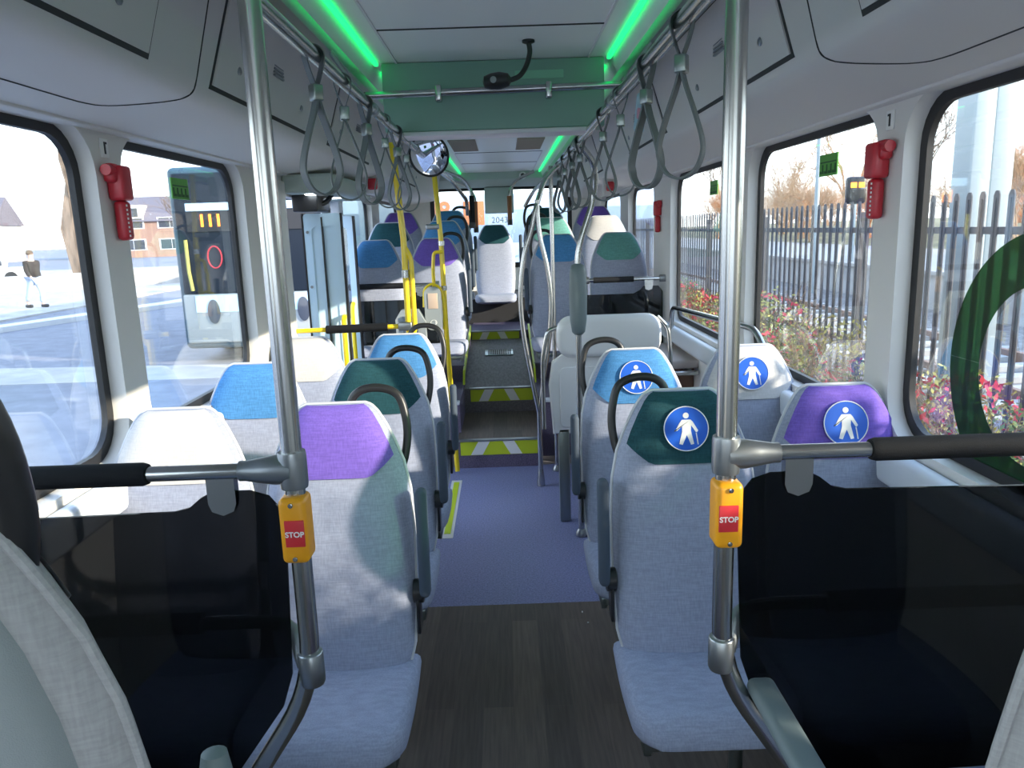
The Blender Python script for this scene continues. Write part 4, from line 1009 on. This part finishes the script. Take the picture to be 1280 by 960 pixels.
# building behind the rear window
t = thing('parked_coach', 'pale blue coach with orange lettering standing behind the rear window', 'bus', (0, 30, GZ))
obj('body', bx(-6, 6, 0, 2.5, .3, 3.35, .12, 4), 'facade_blue', t)
obj('window_band', bx(-5.8, 5.8, -.012, .02, 1.5, 2.75, .01), mat('coach_glass', (.24, .32, .46), .15), t)
text('side_lettering', '48', .9, 'roof_orange', t, (-2.9, -.02, 2.75), (R(90), 0, 0), .003, 'LEFT', .03)
obj('orange_panel', bx(-1.5, -.7, -.02, 0, 2.2, 3.1, .004), 'roof_orange', t)
for x in (-4, 3.6): obj('wheel', lathe([(.5, -.02), (.5, .3)], (x, 0, .5), 'y', 24), 'rubber', t)
t = thing('brick_shop', 'orange brick building seen past the door at the rear left', 'building', (-10.5, 62, GZ))
obj('walls', bx(-3.2, 3.0, 0, 7, 0, 4.2), 'brick', t)
obj('roof', prism([(-.4, 4.2), (7.4, 4.2), (3.5, 6.6)], 'yz', -3.4, 3.2), 'roof_orange', t)
obj('shop_window', [bx(-2.5+k*1.9, -1.2+k*1.9, -.05, .02, .8, 2.4) for k in range(3)], 'white', t)

# walking person
def person(loc, rotz, label):
    t = thing('person', label, 'person', loc, rotz)
    def skin(name, pts, edges, m, parent, root=0):
        me = bpy.data.meshes.new(name); me.from_pydata([p[:3] for p in pts], edges, [])
        o = bpy.data.objects.new(name, me); COL.objects.link(o); o.parent = parent
        bm = bmesh.new(); bm.from_mesh(me); L = bm.verts.layers.skin.verify(); bm.verts.ensure_lookup_table()
        for i, v in enumerate(bm.verts):
            v[L].radius = (pts[i][3], pts[i][3]); v[L].use_root = (i == root)
        bm.to_mesh(me); bm.free()
        o.modifiers.new('s', 'SKIN').use_smooth_shade = True; sb = o.modifiers.new('d', 'SUBSURF'); sb.levels = 1; sb.render_levels = 1
        me.materials.append(MT[m]); return o
    # facing -y, mid-stride; z up
    body = [(0, 0, .95, .15), (0, -.01, 1.15, .14), (0, 0, 1.38, .15), (0, 0, 1.50, .065), (0, -.02, 1.60, .09), (0, -.02, 1.72, .085),
            (.10, 0, .88, .10), (.11, -.16, .50, .065), (.11, -.10, .10, .05), (.11, -.24, .06, .04),
            (-.10, 0, .88, .10), (-.11, .12, .50, .065), (-.11, .28, .16, .05), (-.11, .18, .05, .04),
            (.19, 0, 1.40, .06), (.25, .10, 1.14, .045), (.24, .0, .93, .035), (.24, -.04, .85, .03),
            (-.19, 0, 1.40, .06), (-.25, -.06, 1.14, .045), (-.24, -.2, .97, .035), (-.24, -.26, .92, .03)]
    ed = [(0, 1), (1, 2), (2, 3), (3, 4), (4, 5), (0, 6), (6, 7), (7, 8), (8, 9), (0, 10), (10, 11), (11, 12), (12, 13), (2, 14), (14, 15), (15, 16), (16, 17), (2, 18), (18, 19), (19, 20), (20, 21)]
    skin('body', body, ed, 'skin', t)
    skin('jacket', [(0, 0, .90, .22), (0, -.01, 1.15, .21), (0, 0, 1.40, .19), (.2, 0, 1.42, .085), (.26, .10, 1.14, .07), (.245, .0, .93, .055), (-.2, 0, 1.42, .085), (-.26, -.06, 1.14, .07), (-.245, -.2, .97, .055)], [(0, 1), (1, 2), (2, 3), (3, 4), (4, 5), (2, 6), (6, 7), (7, 8)], 'jacket', t)
    skin('trousers', [(0, 0, .92, .16), (.10, 0, .86, .12), (.11, -.16, .50, .09), (.11, -.10, .13, .075), (-.10, 0, .86, .12), (-.11, .12, .50, .09), (-.11, .27, .19, .075)], [(0, 1), (1, 2), (2, 3), (0, 4), (4, 5), (5, 6)], 'jeans', t)
    obj('hair', xf(lathe([(.02, .11), (.07, .09), (.10, .04), (.108, -.01), (.095, -.05)], n=16), (0, .01, 1.70)), 'hair', t)
    for x, y, z in ((.11, -.19, .05), (-.11, .22, .05)): obj('shoe', box((x, y, z), (.1, .28, .1), .04, 3), 'black_plastic', t)
    obj('face', [box((0, -.115, 1.66), (.024, .03, .045), .008, 2), box((-.035, -.105, 1.69), (.022, .012, .01), .003), box((.035, -.105, 1.69), (.022, .012, .01), .003), box((0, -.108, 1.61), (.05, .012, .01), .003)], 'skin', t)
person((-14.9, 24.4, GZ+.055), R(70), 'person in dark jacket and pale jeans walking across the bus yard')
